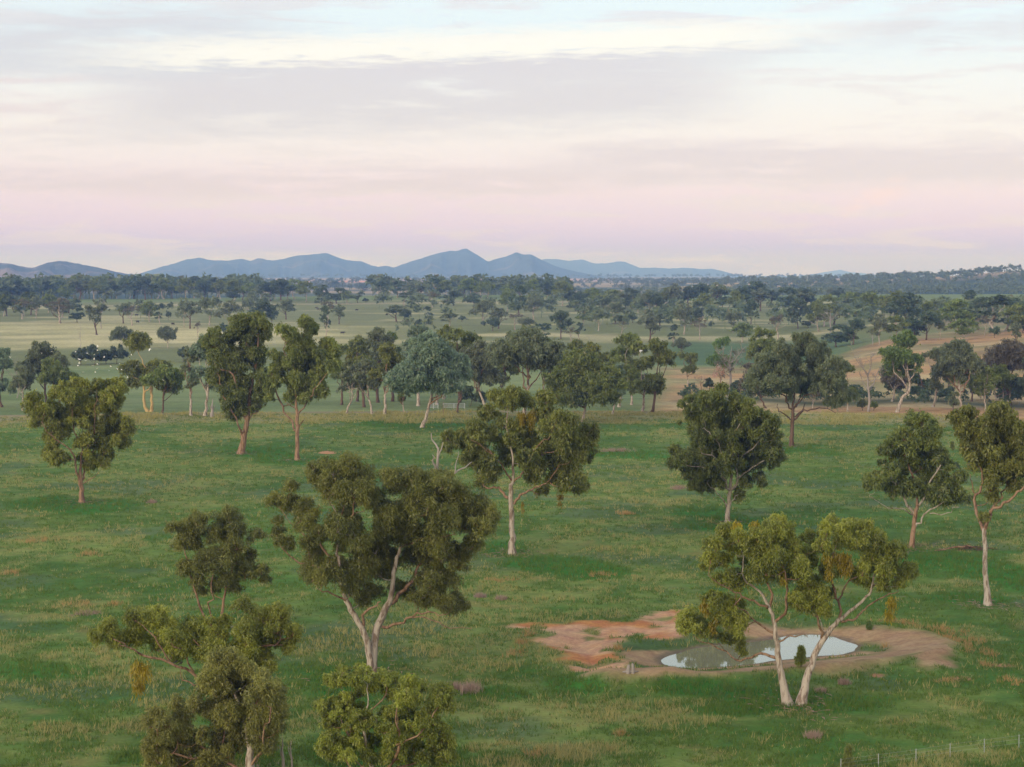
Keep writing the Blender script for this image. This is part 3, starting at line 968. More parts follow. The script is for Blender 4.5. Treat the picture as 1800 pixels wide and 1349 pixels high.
hero(1, (1180, 900), 3.853, (835, 1312),
 [[(790, 1305, 36), (750, 1130, 28), (725, 980, 24), (705, 850, 18), (700, 760, 16), (660, 640, 13), (600, 540, 9), (490, 450, 6), (490, 300, 4)],
  [(880, 1305, 38), (910, 1150, 30), (960, 1000, 26), (1020, 880, 23), (1090, 780, 20), (1180, 700, 14), (1290, 610, 11), (1350, 540, 9), (1370, 440, 7), (1400, 380, 4)],
  [(665, 650, 12), (685, 560, 10), (650, 480, 7), (640, 400, 4)],
  [(700, 760, 12), (770, 690, 11), (780, 560, 9), (770, 400, 5)],
  [(650, 650, 11), (560, 600, 9), (480, 570, 7), (390, 520, 5), (250, 430, 3)],
  [(690, 820, 10), (600, 760, 8), (520, 690, 5), (440, 640, 4)],
  [(710, 990, 14), (640, 965, 11), (570, 970, 9), (470, 1010, 8), (380, 950, 6), (200, 880, 4), (150, 840, 3)],
  [(730, 880, 8), (800, 840, 6), (900, 830, 4), (925, 850, 2)],
  [(1020, 870, 12), (1010, 790, 10), (990, 700, 7), (960, 640, 4)],
  [(1130, 740, 12), (1140, 640, 10), (1110, 540, 9), (1080, 440, 7), (1095, 300, 5), (1120, 200, 3)],
  [(1150, 745, 11), (1230, 735, 9), (1290, 690, 7), (1330, 640, 6), (1440, 575, 5), (1540, 540, 3)],
  [(1130, 600, 7), (1180, 500, 6), (1280, 380, 4)],
  [(1340, 560, 7), (1440, 420, 5), (1530, 340, 3)]],
 [(370, 130, 70, 55), (300, 240, 65, 60), (265, 330, 55, 55), (350, 340, 60, 50), (400, 440, 50, 40), (450, 200, 65, 80), (690, 70, 60, 42), (660, 120, 70, 55), (780, 140, 65, 55), (620, 200, 80, 65), (700, 260, 100, 80),
  (560, 300, 85, 90), (830, 230, 60, 50), (640, 400, 100, 90), (800, 330, 70, 70), (930, 320, 75, 60), (880, 420, 85, 75), (950, 480, 65, 55), (840, 600, 55, 55), (930, 630, 75, 60), (1010, 570, 75, 65), (1030, 660, 50, 50),
  (130, 740, 85, 55), (90, 790, 55, 45), (260, 600, 60, 55), (340, 620, 75, 65), (430, 640, 65, 50), (440, 760, 85, 65), (300, 720, 65, 80), (450, 880, 55, 65), (220, 810, 70, 40),
  (1090, 100, 60, 45), (1040, 150, 40, 40), (1210, 100, 60, 52), (1310, 130, 70, 60), (1390, 190, 60, 65), (1180, 190, 75, 65), (1270, 220, 75, 65), (1030, 250, 58, 50), (1360, 310, 65, 60), (1520, 260, 62, 60), (1480, 340, 60, 50),
  (1610, 400, 65, 52), (1530, 440, 60, 50), (1440, 490, 65, 50), (1300, 460, 65, 80), (1400, 400, 65, 60), (1540, 500, 40, 30)],
 'twin stemmed eucalypt with hanging orange mistletoe, in front of the farm dam', ('gold', 0.222, 0.084, False, 1995), ('pale', 'red'), 2,
 [(760, 430, 32, 75), (1060, 380, 42, 105), (1175, 370, 65, 105), (1480, 670, 48, 88), (230, 650, 38, 50), (285, 770, 32, 65), (570, 110, 40, 25), (440, 130, 35, 55)])

hero(2, (450, 800), 3.373, (683, 1322),
 [[(690, 1322, 34), (694, 1200, 29), (712, 1050, 26), (760, 930, 24), (800, 850, 20), (810, 760, 16), (830, 640, 14), (860, 540, 10), (870, 470, 6), (850, 380, 4)],
  [(680, 1320, 26), (660, 1110, 22), (610, 1000, 20), (550, 890, 18), (510, 780, 16), (500, 700, 13), (490, 620, 10), (480, 560, 8), (495, 450, 7), (470, 330, 5), (400, 220, 3)],
  [(800, 880, 16), (880, 800, 14), (950, 720, 11), (970, 650, 8), (1060, 560, 6), (1150, 480, 4)],
  [(750, 1020, 11), (850, 1000, 9), (930, 960, 7), (1020, 930, 5), (1130, 945, 3)],
  [(930, 965, 5), (1050, 980, 4), (1150, 1030, 3), (1280, 1030, 2)],
  [(865, 545, 8), (950, 510, 6), (1080, 490, 4), (1180, 470, 3)],
  [(500, 470, 7), (560, 380, 6), (600, 260, 4)],
  [(500, 700, 11), (430, 600, 9), (370, 510, 7), (290, 485, 5), (200, 400, 3)],
  [(500, 690, 9), (310, 640, 7), (200, 600, 5), (140, 530, 3)],
  [(540, 870, 8), (440, 820, 6), (380, 800, 4)],
  [(640, 1010, 11), (650, 930, 9), (700, 900, 6), (740, 870, 4)],
  [(490, 460, 6), (520, 320, 4), (540, 230, 3)]],
 [(430, 100, 85, 52), (540, 90, 85, 52), (620, 130, 70, 65), (350, 130, 55, 50), (330, 85, 38, 28), (450, 200, 100, 75), (580, 230, 95, 70), (660, 270, 65, 60), (210, 190, 45, 42), (110, 280, 55, 32), (200, 300, 65, 48), (300, 330, 85, 58),
  (290, 410, 60, 48), (370, 470, 48, 48), (120, 470, 38, 36), (200, 530, 42, 45), (150, 520, 30, 40), (790, 140, 58, 58), (860, 190, 85, 75), (960, 150, 78, 50), (1100, 160, 75, 50), (1050, 230, 110, 58), (1200, 230, 58, 58), (1180, 290, 88, 50),
  (1300, 300, 85, 65), (1380, 360, 62, 55), (1330, 430, 75, 58), (1240, 420, 95, 68), (1120, 400, 100, 75), (980, 300, 100, 68), (850, 370, 120, 75), (760, 330, 75, 58), (760, 440, 85, 75), (900, 470, 95, 68), (1050, 500, 100, 68), (720, 560, 85, 75),
  (650, 640, 75, 68), (600, 730, 85, 58), (560, 690, 50, 50), (660, 820, 85, 58), (620, 860, 55, 38), (400, 700, 105, 58), (330, 730, 75, 40), (450, 650, 65, 50), (350, 570, 65, 58), (330, 520, 48, 40), (480, 430, 75, 80), (580, 480, 85, 90),
  (740, 700, 68, 68), (800, 620, 58, 58), (960, 600, 95, 75), (1100, 600, 100, 68), (1200, 650, 68, 50), (1000, 750, 85, 68), (1130, 750, 85, 58), (1170, 880, 85, 48), (1060, 860, 75, 48), (950, 860, 58, 40), (1280, 540, 65, 38)],
 'broad dense eucalypt on a forked V trunk, leaning dead branch low on one side', ('olive', 0.222, 0.084, False, 1422), ('pale', 'red'), 2, [], 0.8)

hero(3, (760, 680), 4.497, (632, 1330),
 [[(632, 1330, 32), (628, 1150, 26), (622, 960, 23), (622, 800, 20), (640, 740, 14), (640, 600, 10), (615, 440, 8), (590, 340, 8), (590, 250, 7), (600, 150, 4)],
  [(600, 880, 15), (540, 820, 12), (510, 800, 10), (430, 800, 8), (400, 760, 5), (380, 680, 4)],
  [(645, 930, 13), (690, 860, 11), (750, 830, 9), (840, 790, 7), (930, 740, 6), (1000, 620, 4)],
  [(625, 740, 10), (580, 670, 8), (540, 600, 6), (480, 540, 4), (300, 420, 3)],
  [(640, 750, 9), (700, 690, 7), (800, 560, 5), (930, 520, 4), (1060, 490, 3)],
  [(930, 760, 6), (1020, 790, 5), (1100, 790, 3)],
  [(700, 690, 6), (860, 440, 5), (940, 380, 3)],
  [(480, 540, 4), (340, 460, 3), (150, 440, 2)]],
 [(520, 80, 75, 48), (640, 80, 85, 48), (710, 110, 48, 58), (600, 150, 85, 58), (430, 210, 65, 48), (340, 310, 75, 38), (330, 360, 65, 48), (480, 370, 75, 58), (360, 440, 75, 58), (130, 410, 65, 55), (220, 390, 58, 38), (230, 460, 65, 48), (100, 490, 45, 36),
  (330, 540, 75, 58), (420, 600, 75, 58), (440, 680, 85, 72), (430, 740, 58, 40), (580, 310, 75, 65), (700, 340, 85, 65), (620, 480, 95, 75), (760, 480, 100, 65), (640, 580, 75, 58), (740, 560, 65, 58), (820, 640, 95, 75), (800, 720, 65, 58), (870, 520, 75, 65),
  (900, 110, 75, 58), (940, 190, 75, 58), (860, 220, 58, 48), (990, 240, 58, 48), (1090, 280, 75, 58), (1230, 350, 85, 58), (1260, 430, 55, 65), (940, 320, 100, 65), (1060, 380, 100, 65), (1150, 440, 95, 65), (1020, 480, 100, 65), (1000, 580, 100, 75),
  (1130, 540, 95, 65), (1200, 560, 55, 48), (1050, 680, 110, 65), (1150, 740, 75, 58), (1080, 780, 95, 48), (1180, 790, 48, 38), (950, 740, 58, 48), (860, 830, 48, 38), (250, 590, 36, 48)],
 'tall pale trunked eucalypt with an upright golden mistletoe clump near its top', ('olive', 0.36, 0.161, False, 620), ('pale', 'red'), 1,
 [(780, 270, 48, 88), (700, 260, 38, 50), (1008, 900, 26, 68), (715, 960, 18, 68)], 0.85)

hero(4, (1160, 670), 5.1875, (615, 1305),
 [[(613, 1303, 26), (622, 1150, 23), (640, 1000, 20), (655, 800, 11), (655, 650, 9), (650, 520, 6), (700, 400, 4)],
  [(640, 1000, 16), (580, 890, 14), (540, 800, 11), (500, 700, 7), (380, 660, 4)],
  [(640, 1000, 16), (700, 930, 14), (710, 880, 12), (780, 830, 9), (880, 770, 6), (1000, 700, 4)],
  [(555, 820, 8), (555, 640, 6), (470, 510, 5), (400, 430, 3)],
  [(710, 870, 9), (720, 700, 7), (900, 550, 5), (960, 470, 3)],
  [(700, 720, 6), (640, 540, 5), (760, 340, 3)],
  [(605, 1150, 9), (570, 1080, 7), (520, 1030, 5), (430, 930, 3)],
  [(640, 1110, 6), (720, 1030, 4), (800, 1000, 3)],
  [(540, 800, 7), (360, 780, 5), (200, 740, 3)]],
 [(620, 600, 70, 65), (700, 610, 70, 65), (550, 600, 70, 65), (640, 700, 75, 65), (760, 650, 70, 60), (560, 720, 65, 60), (720, 770, 65, 60), (600, 830, 60, 60), (480, 600, 70, 60), (800, 560, 70, 60), (520, 520, 70, 60), (680, 520, 75, 60), (560, 70, 58, 38), (540, 140, 65, 48), (410, 150, 65, 38), (290, 170, 55, 36), (200, 215, 40, 28), (690, 150, 58, 28), (280, 270, 58, 48), (420, 220, 85, 58), (560, 240, 85, 58), (700, 230, 75, 48), (800, 210, 58, 38), (300, 330, 65, 58), (420, 340, 95, 75),
  (560, 360, 95, 75), (680, 300, 95, 58), (800, 310, 85, 58), (900, 300, 75, 58), (980, 340, 58, 48), (870, 390, 95, 65), (1000, 410, 85, 58), (740, 420, 95, 65), (300, 430, 58, 58), (350, 540, 75, 58), (450, 470, 85, 75), (900, 500, 85, 58), (1030, 520, 58, 48),
  (600, 480, 75, 65), (1060, 600, 55, 48), (1100, 690, 65, 45), (1000, 700, 85, 58), (900, 760, 85, 58), (960, 640, 75, 48), (850, 640, 65, 58), (130, 660, 55, 55), (120, 760, 55, 55), (200, 720, 85, 65), (280, 680, 75, 58), (330, 770, 95, 75), (400, 690, 75, 58),
  (290, 880, 85, 65), (310, 960, 55, 45), (400, 880, 85, 58), (460, 820, 75, 58), (430, 980, 65, 58), (520, 930, 65, 58), (900, 880, 55, 45), (930, 930, 45, 45), (780, 930, 45, 55), (720, 1030, 45, 45), (700, 1080, 36, 36)],
 'fan shaped green eucalypt standing just behind the twin stemmed tree by the dam', ('green', 0.38, 0.175, False, 560), ('pale', 'pale'), 1, [], 0.85, fill=1.8)

hero(5, (20, 650), 5.62, (697, 1312),
 [[(695, 1312, 29), (690, 1150, 25), (682, 1080, 21), (690, 900, 12), (700, 760, 8), (620, 620, 6), (600, 400, 4)],
  [(670, 1100, 15), (640, 960, 13), (625, 860, 11), (580, 790, 9), (470, 710, 7), (380, 640, 5), (300, 520, 3)],
  [(690, 1100, 13), (720, 1000, 12), (800, 820, 9), (870, 700, 8), (960, 660, 5), (1080, 620, 3)],
  [(860, 720, 6), (880, 540, 5), (990, 420, 4), (1000, 300, 3)],
  [(700, 1130, 6), (780, 1080, 5), (850, 1030, 3)],
  [(640, 900, 5), (540, 880, 4), (400, 870, 3)],
  [(740, 800, 7), (820, 560, 5), (850, 300, 4)]],
 [(230, 310, 100, 48), (150, 340, 48, 38), (220, 420, 85, 58), (330, 430, 85, 58), (430, 380, 85, 48), (300, 500, 75, 45), (230, 540, 55, 35), (460, 460, 65, 58), (430, 240, 65, 65), (520, 180, 65, 55), (640, 150, 75, 45), (720, 150, 48, 45), (560, 260, 85, 65),
  (660, 260, 85, 65), (600, 340, 75, 55), (590, 440, 75, 48), (700, 430, 75, 65), (780, 370, 65, 65), (560, 520, 75, 55), (700, 510, 85, 55), (400, 600, 85, 55), (500, 620, 65, 55), (840, 160, 65, 45), (940, 170, 75, 55), (1050, 140, 65, 55), (1100, 190, 45, 55),
  (1020, 250, 75, 55), (920, 290, 85, 65), (1000, 350, 75, 45), (880, 400, 65, 45), (1030, 520, 85, 45), (1120, 540, 75, 55), (1150, 620, 65, 55), (1050, 620, 85, 55), (940, 610, 75, 55), (840, 600, 75, 55), (1090, 720, 85, 45), (900, 690, 55, 45),
  (740, 720, 95, 55), (680, 740, 55, 45), (920, 790, 65, 55), (980, 830, 55, 55), (770, 850, 55, 45), (880, 930, 75, 55), (800, 950, 75, 55), (750, 980, 45, 38), (420, 740, 75, 45), (370, 690, 45, 35), (350, 840, 65, 36), (450, 870, 85, 45), (530, 890, 55, 36), (430, 920, 55, 28)],
 'yellow green bushy eucalypt alone on the open paddock, below the flock of white birds', ('gold', 0.40, 0.182, False, 520), ('red', 'red'), 1, [], 0.8)

hero(6, (340, 540), 4.818, (403, 1246),
 [[(402, 1246, 32), (430, 1080, 27), (470, 880, 21), (475, 760, 17), (490, 670, 14), (520, 570, 11), (540, 440, 6), (550, 260, 4)],
  [(405, 1090, 12), (380, 1000, 9), (300, 800, 7), (250, 680, 4), (200, 560, 3)],
  [(440, 950, 10), (390, 860, 8), (360, 640, 8), (280, 540, 7), (180, 480, 4)],
  [(470, 960, 6), (550, 880, 4), (620, 760, 3)],
  [(520, 570, 8), (500, 420, 6), (450, 280, 4), (420, 160, 3)]],
 [(430, 130, 85, 42), (540, 120, 75, 48), (600, 180, 58, 58), (350, 140, 28, 24), (500, 220, 95, 65), (620, 250, 45, 48), (390, 230, 95, 58), (310, 230, 58, 38), (180, 240, 58, 38), (190, 320, 85, 58), (300, 320, 65, 48), (470, 300, 75, 48), (520, 380, 85, 58), (430, 400, 95, 58),
  (330, 420, 85, 58), (200, 420, 85, 58), (560, 450, 55, 65), (170, 520, 55, 58), (260, 520, 85, 58), (370, 500, 85, 58), (480, 480, 75, 58), (190, 620, 65, 55), (290, 600, 85, 65), (400, 620, 65, 65), (440, 640, 55, 55), (300, 700, 75, 55), (370, 760, 85, 65), (280, 780, 45, 45),
  (430, 790, 55, 55), (300, 850, 55, 45), (330, 920, 55, 45), (400, 880, 55, 55), (560, 620, 55, 65), (590, 700, 55, 55), (550, 800, 55, 55), (640, 700, 45, 55), (640, 780, 36, 28), (520, 870, 45, 36), (560, 560, 55, 45)],
 'tall leafy eucalypt with a thick leaning trunk, one of a close pair', ('green', 0.42, 0.210, False, 480), ('red', 'red'), 1, [], 0.8, 3)

hero(7, (340, 540), 4.818, (880, 1304),
 [[(880, 1304, 21), (880, 1050, 19), (880, 900, 16), (870, 800, 12), (865, 600, 8), (860, 400, 6), (915, 350, 5), (940, 200, 3)],
  [(860, 1050, 11), (810, 930, 9), (730, 790, 10), (690, 680, 6), (740, 600, 3)],
  [(885, 1030, 8), (930, 960, 5)],
  [(890, 900, 9), (960, 820, 7), (1020, 700, 5), (1130, 560, 3)],
  [(865, 860, 5), (780, 810, 3)],
  [(880, 800, 8), (980, 620, 6), (1080, 480, 4)],
  [(865, 500, 5), (780, 400, 4), (760, 270, 3)]],
 [(940, 120, 55, 28), (960, 170, 75, 55), (1000, 210, 45, 36), (780, 220, 65, 45), (830, 230, 36, 55), (890, 290, 65, 55), (950, 290, 55, 55), (840, 340, 65, 45), (900, 400, 85, 55), (1000, 380, 75, 55), (720, 430, 55, 45), (780, 490, 85, 45), (900, 510, 75, 55),
  (1130, 320, 65, 36), (1200, 350, 45, 28), (1180, 420, 65, 55), (1090, 430, 85, 55), (1180, 500, 55, 55), (1050, 530, 75, 55), (1080, 600, 55, 45), (960, 600, 85, 55), (850, 610, 75, 55), (720, 600, 65, 55), (660, 590, 36, 45), (700, 530, 55, 45), (880, 680, 75, 55),
  (980, 680, 75, 55), (1050, 720, 75, 45), (900, 760, 85, 45), (960, 780, 55, 36), (1090, 690, 36, 36), (640, 680, 45, 55), (640, 770, 36, 28), (830, 740, 45, 36), (1010, 640, 55, 55)],
 'slender straight trunked eucalypt with an open crown, beside the leaning trunked one', ('olive', 0.42, 0.210, False, 480), ('red', 'red'), 1, [], 0.8, 3)

hero(8, (1290, 570), 6.13, (622, 1308),
 [[(622, 1308, 26), (625, 1150, 24), (635, 1000, 22), (635, 900, 16), (650, 800, 10), (650, 650, 6)],
  [(610, 1030, 10), (560, 980, 8), (480, 945, 6), (470, 860, 3)],
  [(650, 1030, 13), (720, 960, 11), (830, 915, 9), (960, 905, 7), (1100, 960, 3)],
  [(660, 1000, 9), (750, 900, 7), (770, 850, 4)],
  [(630, 920, 11), (570, 840, 9), (540, 770, 8), (440, 700, 5), (350, 600, 3)],
  [(640, 930, 10), (700, 850, 8), (820, 760, 6), (950, 690, 5), (1080, 600, 3)],
  [(640, 900, 8), (720, 790, 6), (760, 600, 4), (800, 300, 3)],
  [(570, 830, 6), (580, 600, 4), (560, 400, 3)]],
 [(680, 150, 58, 38), (790, 140, 65, 48), (830, 200, 58, 58), (740, 220, 75, 48), (540, 260, 85, 58), (700, 290, 75, 58), (830, 300, 85, 58), (960, 240, 45, 48), (980, 310, 65, 48), (590, 330, 58, 48), (430, 370, 85, 48), (300, 380, 75, 45), (560, 410, 85, 55), (400, 450, 95, 55),
  (270, 500, 85, 55), (520, 500, 85, 65), (690, 440, 85, 65), (760, 500, 65, 55), (850, 420, 85, 65), (950, 420, 85, 55), (1080, 400, 75, 55), (1180, 460, 75, 55), (1120, 520, 85, 45), (980, 510, 85, 55), (200, 560, 65, 55), (170, 640, 65, 45), (250, 670, 75, 55), (330, 600, 75, 65),
  (440, 610, 85, 55), (560, 620, 85, 55), (680, 610, 85, 55), (800, 590, 95, 55), (900, 590, 75, 55), (640, 700, 65, 55), (780, 680, 85, 45), (900, 690, 75, 45), (1060, 610, 100, 55), (1140, 680, 85, 45), (1010, 690, 85, 45), (420, 700, 75, 45), (560, 720, 55, 36), (620, 800, 36, 36),
  (1180, 790, 100, 45), (1100, 850, 95, 45), (1000, 840, 45, 36), (1250, 770, 45, 36)],
 'dark trunked spreading box tree with a wide domed crown, at the far paddock edge', ('grey', 0.42, 0.210, False, 460), ('dark', 'dark'), 1, [], 0.9, 3)

hero(9, (1500, 700), 3.647, (368, 968),
 [[(370, 968, 20), (385, 850, 17), (400, 730, 15), (410, 680, 11), (400, 560, 8), (350, 420, 5), (320, 330, 3)],
  [(385, 740, 12), (340, 670, 9), (310, 600, 6), (220, 520, 4)],
  [(380, 750, 6), (320, 715, 4), (230, 710, 3), (100, 625, 2)],
  [(395, 830, 9), (440, 770, 7), (490, 720, 6), (600, 650, 4)],
  [(490, 740, 4), (600, 735, 3), (680, 700, 2)],
  [(420, 690, 9), (480, 570, 7), (560, 430, 4)],
  [(410, 600, 7), (440, 400, 5), (430, 220, 3)]],
 [(400, 160, 75, 38), (450, 200, 85, 48), (530, 230, 45, 48), (320, 250, 65, 38), (250, 290, 55, 36), (200, 340, 45, 36), (300, 350, 85, 55), (400, 300, 85, 55), (500, 320, 75, 55), (560, 390, 55, 55), (450, 420, 85, 55), (340, 440, 85, 55), (250, 460, 45, 45), (230, 500, 55, 36),
  (150, 550, 75, 36), (90, 570, 36, 24), (250, 560, 65, 45), (310, 580, 65, 55), (500, 500, 75, 55), (560, 570, 95, 55), (640, 610, 85, 45), (700, 640, 55, 36), (680, 510, 55, 36), (590, 640, 75, 45), (500, 620, 55, 45), (440, 560, 55, 55), (620, 460, 28, 28)],
 'low crowned dark green eucalypt with drooping side branches, next to the tall bare trunk', ('green', 0.38, 0.182, False, 520), ('red', 'pale'), 1, [], 0.85, 3)

hero(10, (1500, 700), 3.647, (860, 1322),
 [[(862, 1322, 25), (850, 1150, 19), (845, 1000, 17), (838, 840, 16)],
  [(832, 850, 14), (790, 740, 12), (775, 650, 11), (820, 560, 9), (830, 500, 8), (800, 400, 6), (790, 320, 4), (740, 180, 3)],
  [(845, 840, 14), (880, 730, 12), (960, 670, 10), (1040, 620, 9), (1094, 570, 7), (1160, 500, 4)],
  [(775, 650, 6), (765, 560, 4), (750, 490, 2)],
  [(880, 720, 8), (950, 600, 6), (1050, 480, 4)],
  [(830, 520, 7), (900, 440, 6), (930, 300, 4)]],
 [(640, 140, 45, 36), (740, 100, 55, 45), (720, 170, 65, 45), (680, 210, 36, 36), (800, 180, 55, 45), (840, 150, 28, 36), (930, 90, 75, 45), (960, 150, 85, 55), (1060, 200, 55, 55), (760, 260, 65, 65), (720, 340, 45, 55), (840, 270, 75, 65), (940, 250, 85, 65), (1040, 300, 75, 65),
  (860, 380, 75, 65), (780, 410, 55, 55), (940, 370, 75, 65), (900, 460, 75, 55), (1070, 380, 65, 65), (1050, 460, 75, 65), (980, 500, 65, 45), (1100, 280, 45, 55), (1120, 450, 55, 55), (880, 580, 45, 55), (900, 640, 45, 45), (1010, 560, 55, 45), (840, 780, 36, 36), (1160, 380, 65, 65),
  (1180, 250, 55, 55), (1150, 520, 55, 45)],
 'very tall eucalypt with a long clean trunk forking high up, cut by the picture edge', ('olive', 0.34, 0.154, False, 600), ('pale', 'red'), 1, [], 0.85, 3)

hero(11, (150, 890), 2.94, (690, 650),
 [[(690, 650, 13), (702, 570, 9), (725, 450, 7), (760, 300, 5), (770, 150, 3)],
  [(690, 650, 9), (615, 575, 7), (570, 450, 6), (540, 350, 5), (510, 210, 3)],
  [(690, 640, 7), (640, 540, 5), (650, 440, 4), (660, 330, 3)]],
 [(460, 110, 45, 36), (570, 80, 55, 36), (540, 140, 65, 45), (500, 200, 45, 36), (560, 200, 55, 36), (700, 80, 55, 36), (760, 60, 55, 36), (770, 130, 55, 45), (700, 150, 55, 36), (760, 200, 65, 45), (870, 160, 36, 36), (690, 250, 55, 36), (620, 270, 55, 36), (680, 310, 75, 45),
  (600, 330, 45, 36), (520, 330, 45, 45), (580, 390, 45, 36), (800, 270, 55, 45), (850, 250, 36, 28), (820, 340, 75, 45), (910, 340, 45, 36), (930, 380, 28, 28), (720, 390, 55, 36), (760, 420, 55, 28), (600, 440, 36, 28)],
 'small loose eucalypt with several thin stems, showing above the wide low tree', ('olive', 0.207, 0.079, False, 1249), ('red', 'red'), 2, [], 0.7, 3, fill=0.3)

hero(12, (150, 890), 2.94, (690, 1290),
 [[(690, 1290, 24), (690, 1100, 21), (680, 950, 18), (720, 820, 12), (820, 740, 8), (980, 720, 6), (1020, 640, 4)],
  [(682, 985, 13), (600, 930, 11), (540, 850, 9), (440, 810, 8), (300, 775, 7), (250, 740, 5), (150, 690, 3)],
  [(560, 860, 6), (500, 740, 4), (420, 700, 3)],
  [(440, 810, 6), (400, 740, 5), (330, 650, 4)],
  [(600, 935, 5), (500, 900, 4)],
  [(700, 860, 9), (620, 760, 6), (560, 690, 3)]],
 [(60, 680, 42, 36), (120, 640, 55, 36), (170, 690, 55, 45), (230, 680, 75, 55), (260, 580, 55, 36), (310, 620, 65, 45), (390, 570, 65, 36), (420, 620, 55, 45), (440, 680, 55, 45), (380, 700, 45, 45), (530, 640, 65, 45), (520, 720, 75, 55), (500, 770, 55, 45), (590, 690, 65, 45), (600, 780, 55, 45),
  (690, 660, 55, 42), (700, 730, 75, 55), (770, 780, 55, 36), (650, 610, 36, 28), (730, 600, 36, 28), (820, 640, 65, 55), (830, 530, 55, 42), (830, 720, 75, 55), (850, 800, 65, 55), (930, 590, 75, 45), (1000, 540, 55, 36), (1010, 620, 75, 55), (1080, 660, 45, 45), (1050, 720, 45, 36), (940, 700, 75, 65),
  (930, 810, 65, 55), (950, 840, 45, 36)],
 'wide flat topped eucalypt reaching out a long low limb with one hanging mistletoe', ('gold', 0.192, 0.074, False, 1734), ('red', 'red'), 1, [(285, 890, 50, 80)], 0.6, 3, fill=0.15)

hero(13, (150, 890), 2.94, (850, 1480),
 [[(850, 1480, 34), (850, 1330, 26), (840, 1200, 16), (800, 1050, 9), (740, 880, 5)],
  [(845, 1360, 8), (920, 1200, 6), (960, 1040, 4)],
  [(845, 1400, 12), (700, 1300, 9), (560, 1200, 7), (500, 1080, 4)],
  [(700, 1300, 7), (720, 1150, 5), (700, 980, 3)],
  [(640, 1290, 8), (400, 1300, 6), (370, 1150, 4)]],
 [(730, 810, 85, 38), (790, 860, 75, 46), (660, 850, 46, 46), (680, 900, 75, 55), (640, 940, 46, 46), (750, 930, 55, 46), (840, 900, 55, 55), (920, 920, 75, 55), (980, 970, 55, 46), (880, 1000, 85, 55), (740, 1020, 75, 55), (720, 1090, 65, 55), (830, 1090, 75, 55), (930, 1080, 75, 65),
  (1000, 1060, 46, 55), (990, 1150, 46, 46), (900, 1180, 75, 55), (820, 1190, 75, 55), (740, 1170, 65, 55), (850, 1010, 55, 46), (930, 1250, 55, 46), (540, 1040, 46, 46), (480, 1060, 46, 46), (360, 1090, 55, 36), (340, 1130, 55, 46), (420, 1130, 55, 46), (500, 1120, 55, 55), (480, 1190, 55, 55),
  (400, 1190, 55, 55), (350, 1240, 55, 55), (440, 1260, 55, 55), (520, 1250, 55, 55), (680, 1260, 55, 55), (640, 1300, 55, 46), (740, 1280, 46, 46), (600, 1200, 36, 55), (380, 1310, 55, 55), (480, 1330, 65, 46), (600, 1350, 65, 46), (700, 1360, 65, 46), (640, 1050, 36, 55), (330, 1320, 36, 36)],
 'brownish green eucalypt under the wide low tree, its foot below the picture', ('bronze', 0.178, 0.069, False, 1995), ('pale', 'red'), 1, [], 0.75, 3)

hero(14, (540, 1150), 5.625, (700, 1600),
 [[(700, 1600, 50), (700, 1250, 36), (600, 1000, 22), (560, 700, 14), (600, 500, 8), (600, 300, 4)],
  [(700, 1250, 22), (900, 950, 18), (880, 700, 10), (900, 450, 5)],
  [(880, 900, 12), (1150, 750, 9), (1300, 520, 5)],
  [(620, 1000, 13), (400, 800, 10), (300, 550, 5)],
  [(580, 650, 8), (780, 400, 6), (800, 280, 3)],
  [(720, 1200, 14), (1100, 1050, 12), (1300, 900, 6)],
  [(650, 1150, 12), (420, 1100, 10), (250, 900, 5)]],
 [(220, 270, 85, 46), (350, 180, 65, 46), (320, 260, 85, 46), (530, 150, 75, 46), (470, 270, 85, 55), (620, 230, 55, 46), (590, 320, 85, 55), (770, 230, 85, 55), (720, 290, 75, 55), (870, 270, 75, 55), (1000, 280, 95, 55), (1080, 320, 75, 55), (850, 400, 85, 55), (960, 450, 85, 55),
  (1060, 440, 65, 55), (1000, 540, 85, 65), (880, 560, 75, 65), (1290, 370, 85, 55), (1400, 390, 75, 55), (1290, 470, 100, 75), (1400, 490, 75, 65), (1220, 560, 75, 46), (260, 500, 75, 55), (130, 520, 65, 55), (220, 580, 75, 55), (410, 530, 75, 55), (330, 600, 85, 65), (530, 600, 85, 55),
  (450, 640, 85, 55), (250, 700, 85, 65), (400, 720, 85, 65), (530, 720, 75, 65), (780, 600, 55, 55), (650, 700, 55, 55), (760, 760, 95, 65), (900, 700, 65, 75), (1120, 630, 75, 55), (1060, 720, 85, 55), (1250, 690, 75, 55), (1340, 770, 85, 55), (1200, 780, 75, 55), (1400, 880, 85, 75),
  (1300, 900, 85, 75), (1100, 900, 85, 75), (960, 860, 75, 65), (820, 900, 85, 75), (640, 880, 85, 75), (480, 880, 85, 75), (300, 850, 95, 75), (180, 870, 75, 55), (150, 950, 75, 55), (280, 970, 95, 65), (430, 1010, 85, 75), (600, 1030, 85, 75), (780, 1040, 85, 75), (950, 1020, 85, 75),
  (1120, 1040, 85, 75), (1300, 1040, 95, 75), (1420, 1020, 75, 65), (420, 440, 75, 46)],
 'bushy yellow tipped eucalypt crown below the forked V trunk, its foot out of sight', ('gold', 0.170, 0.069, False, 3296), ('pale', 'red'), 1, [], 0.8, 3)


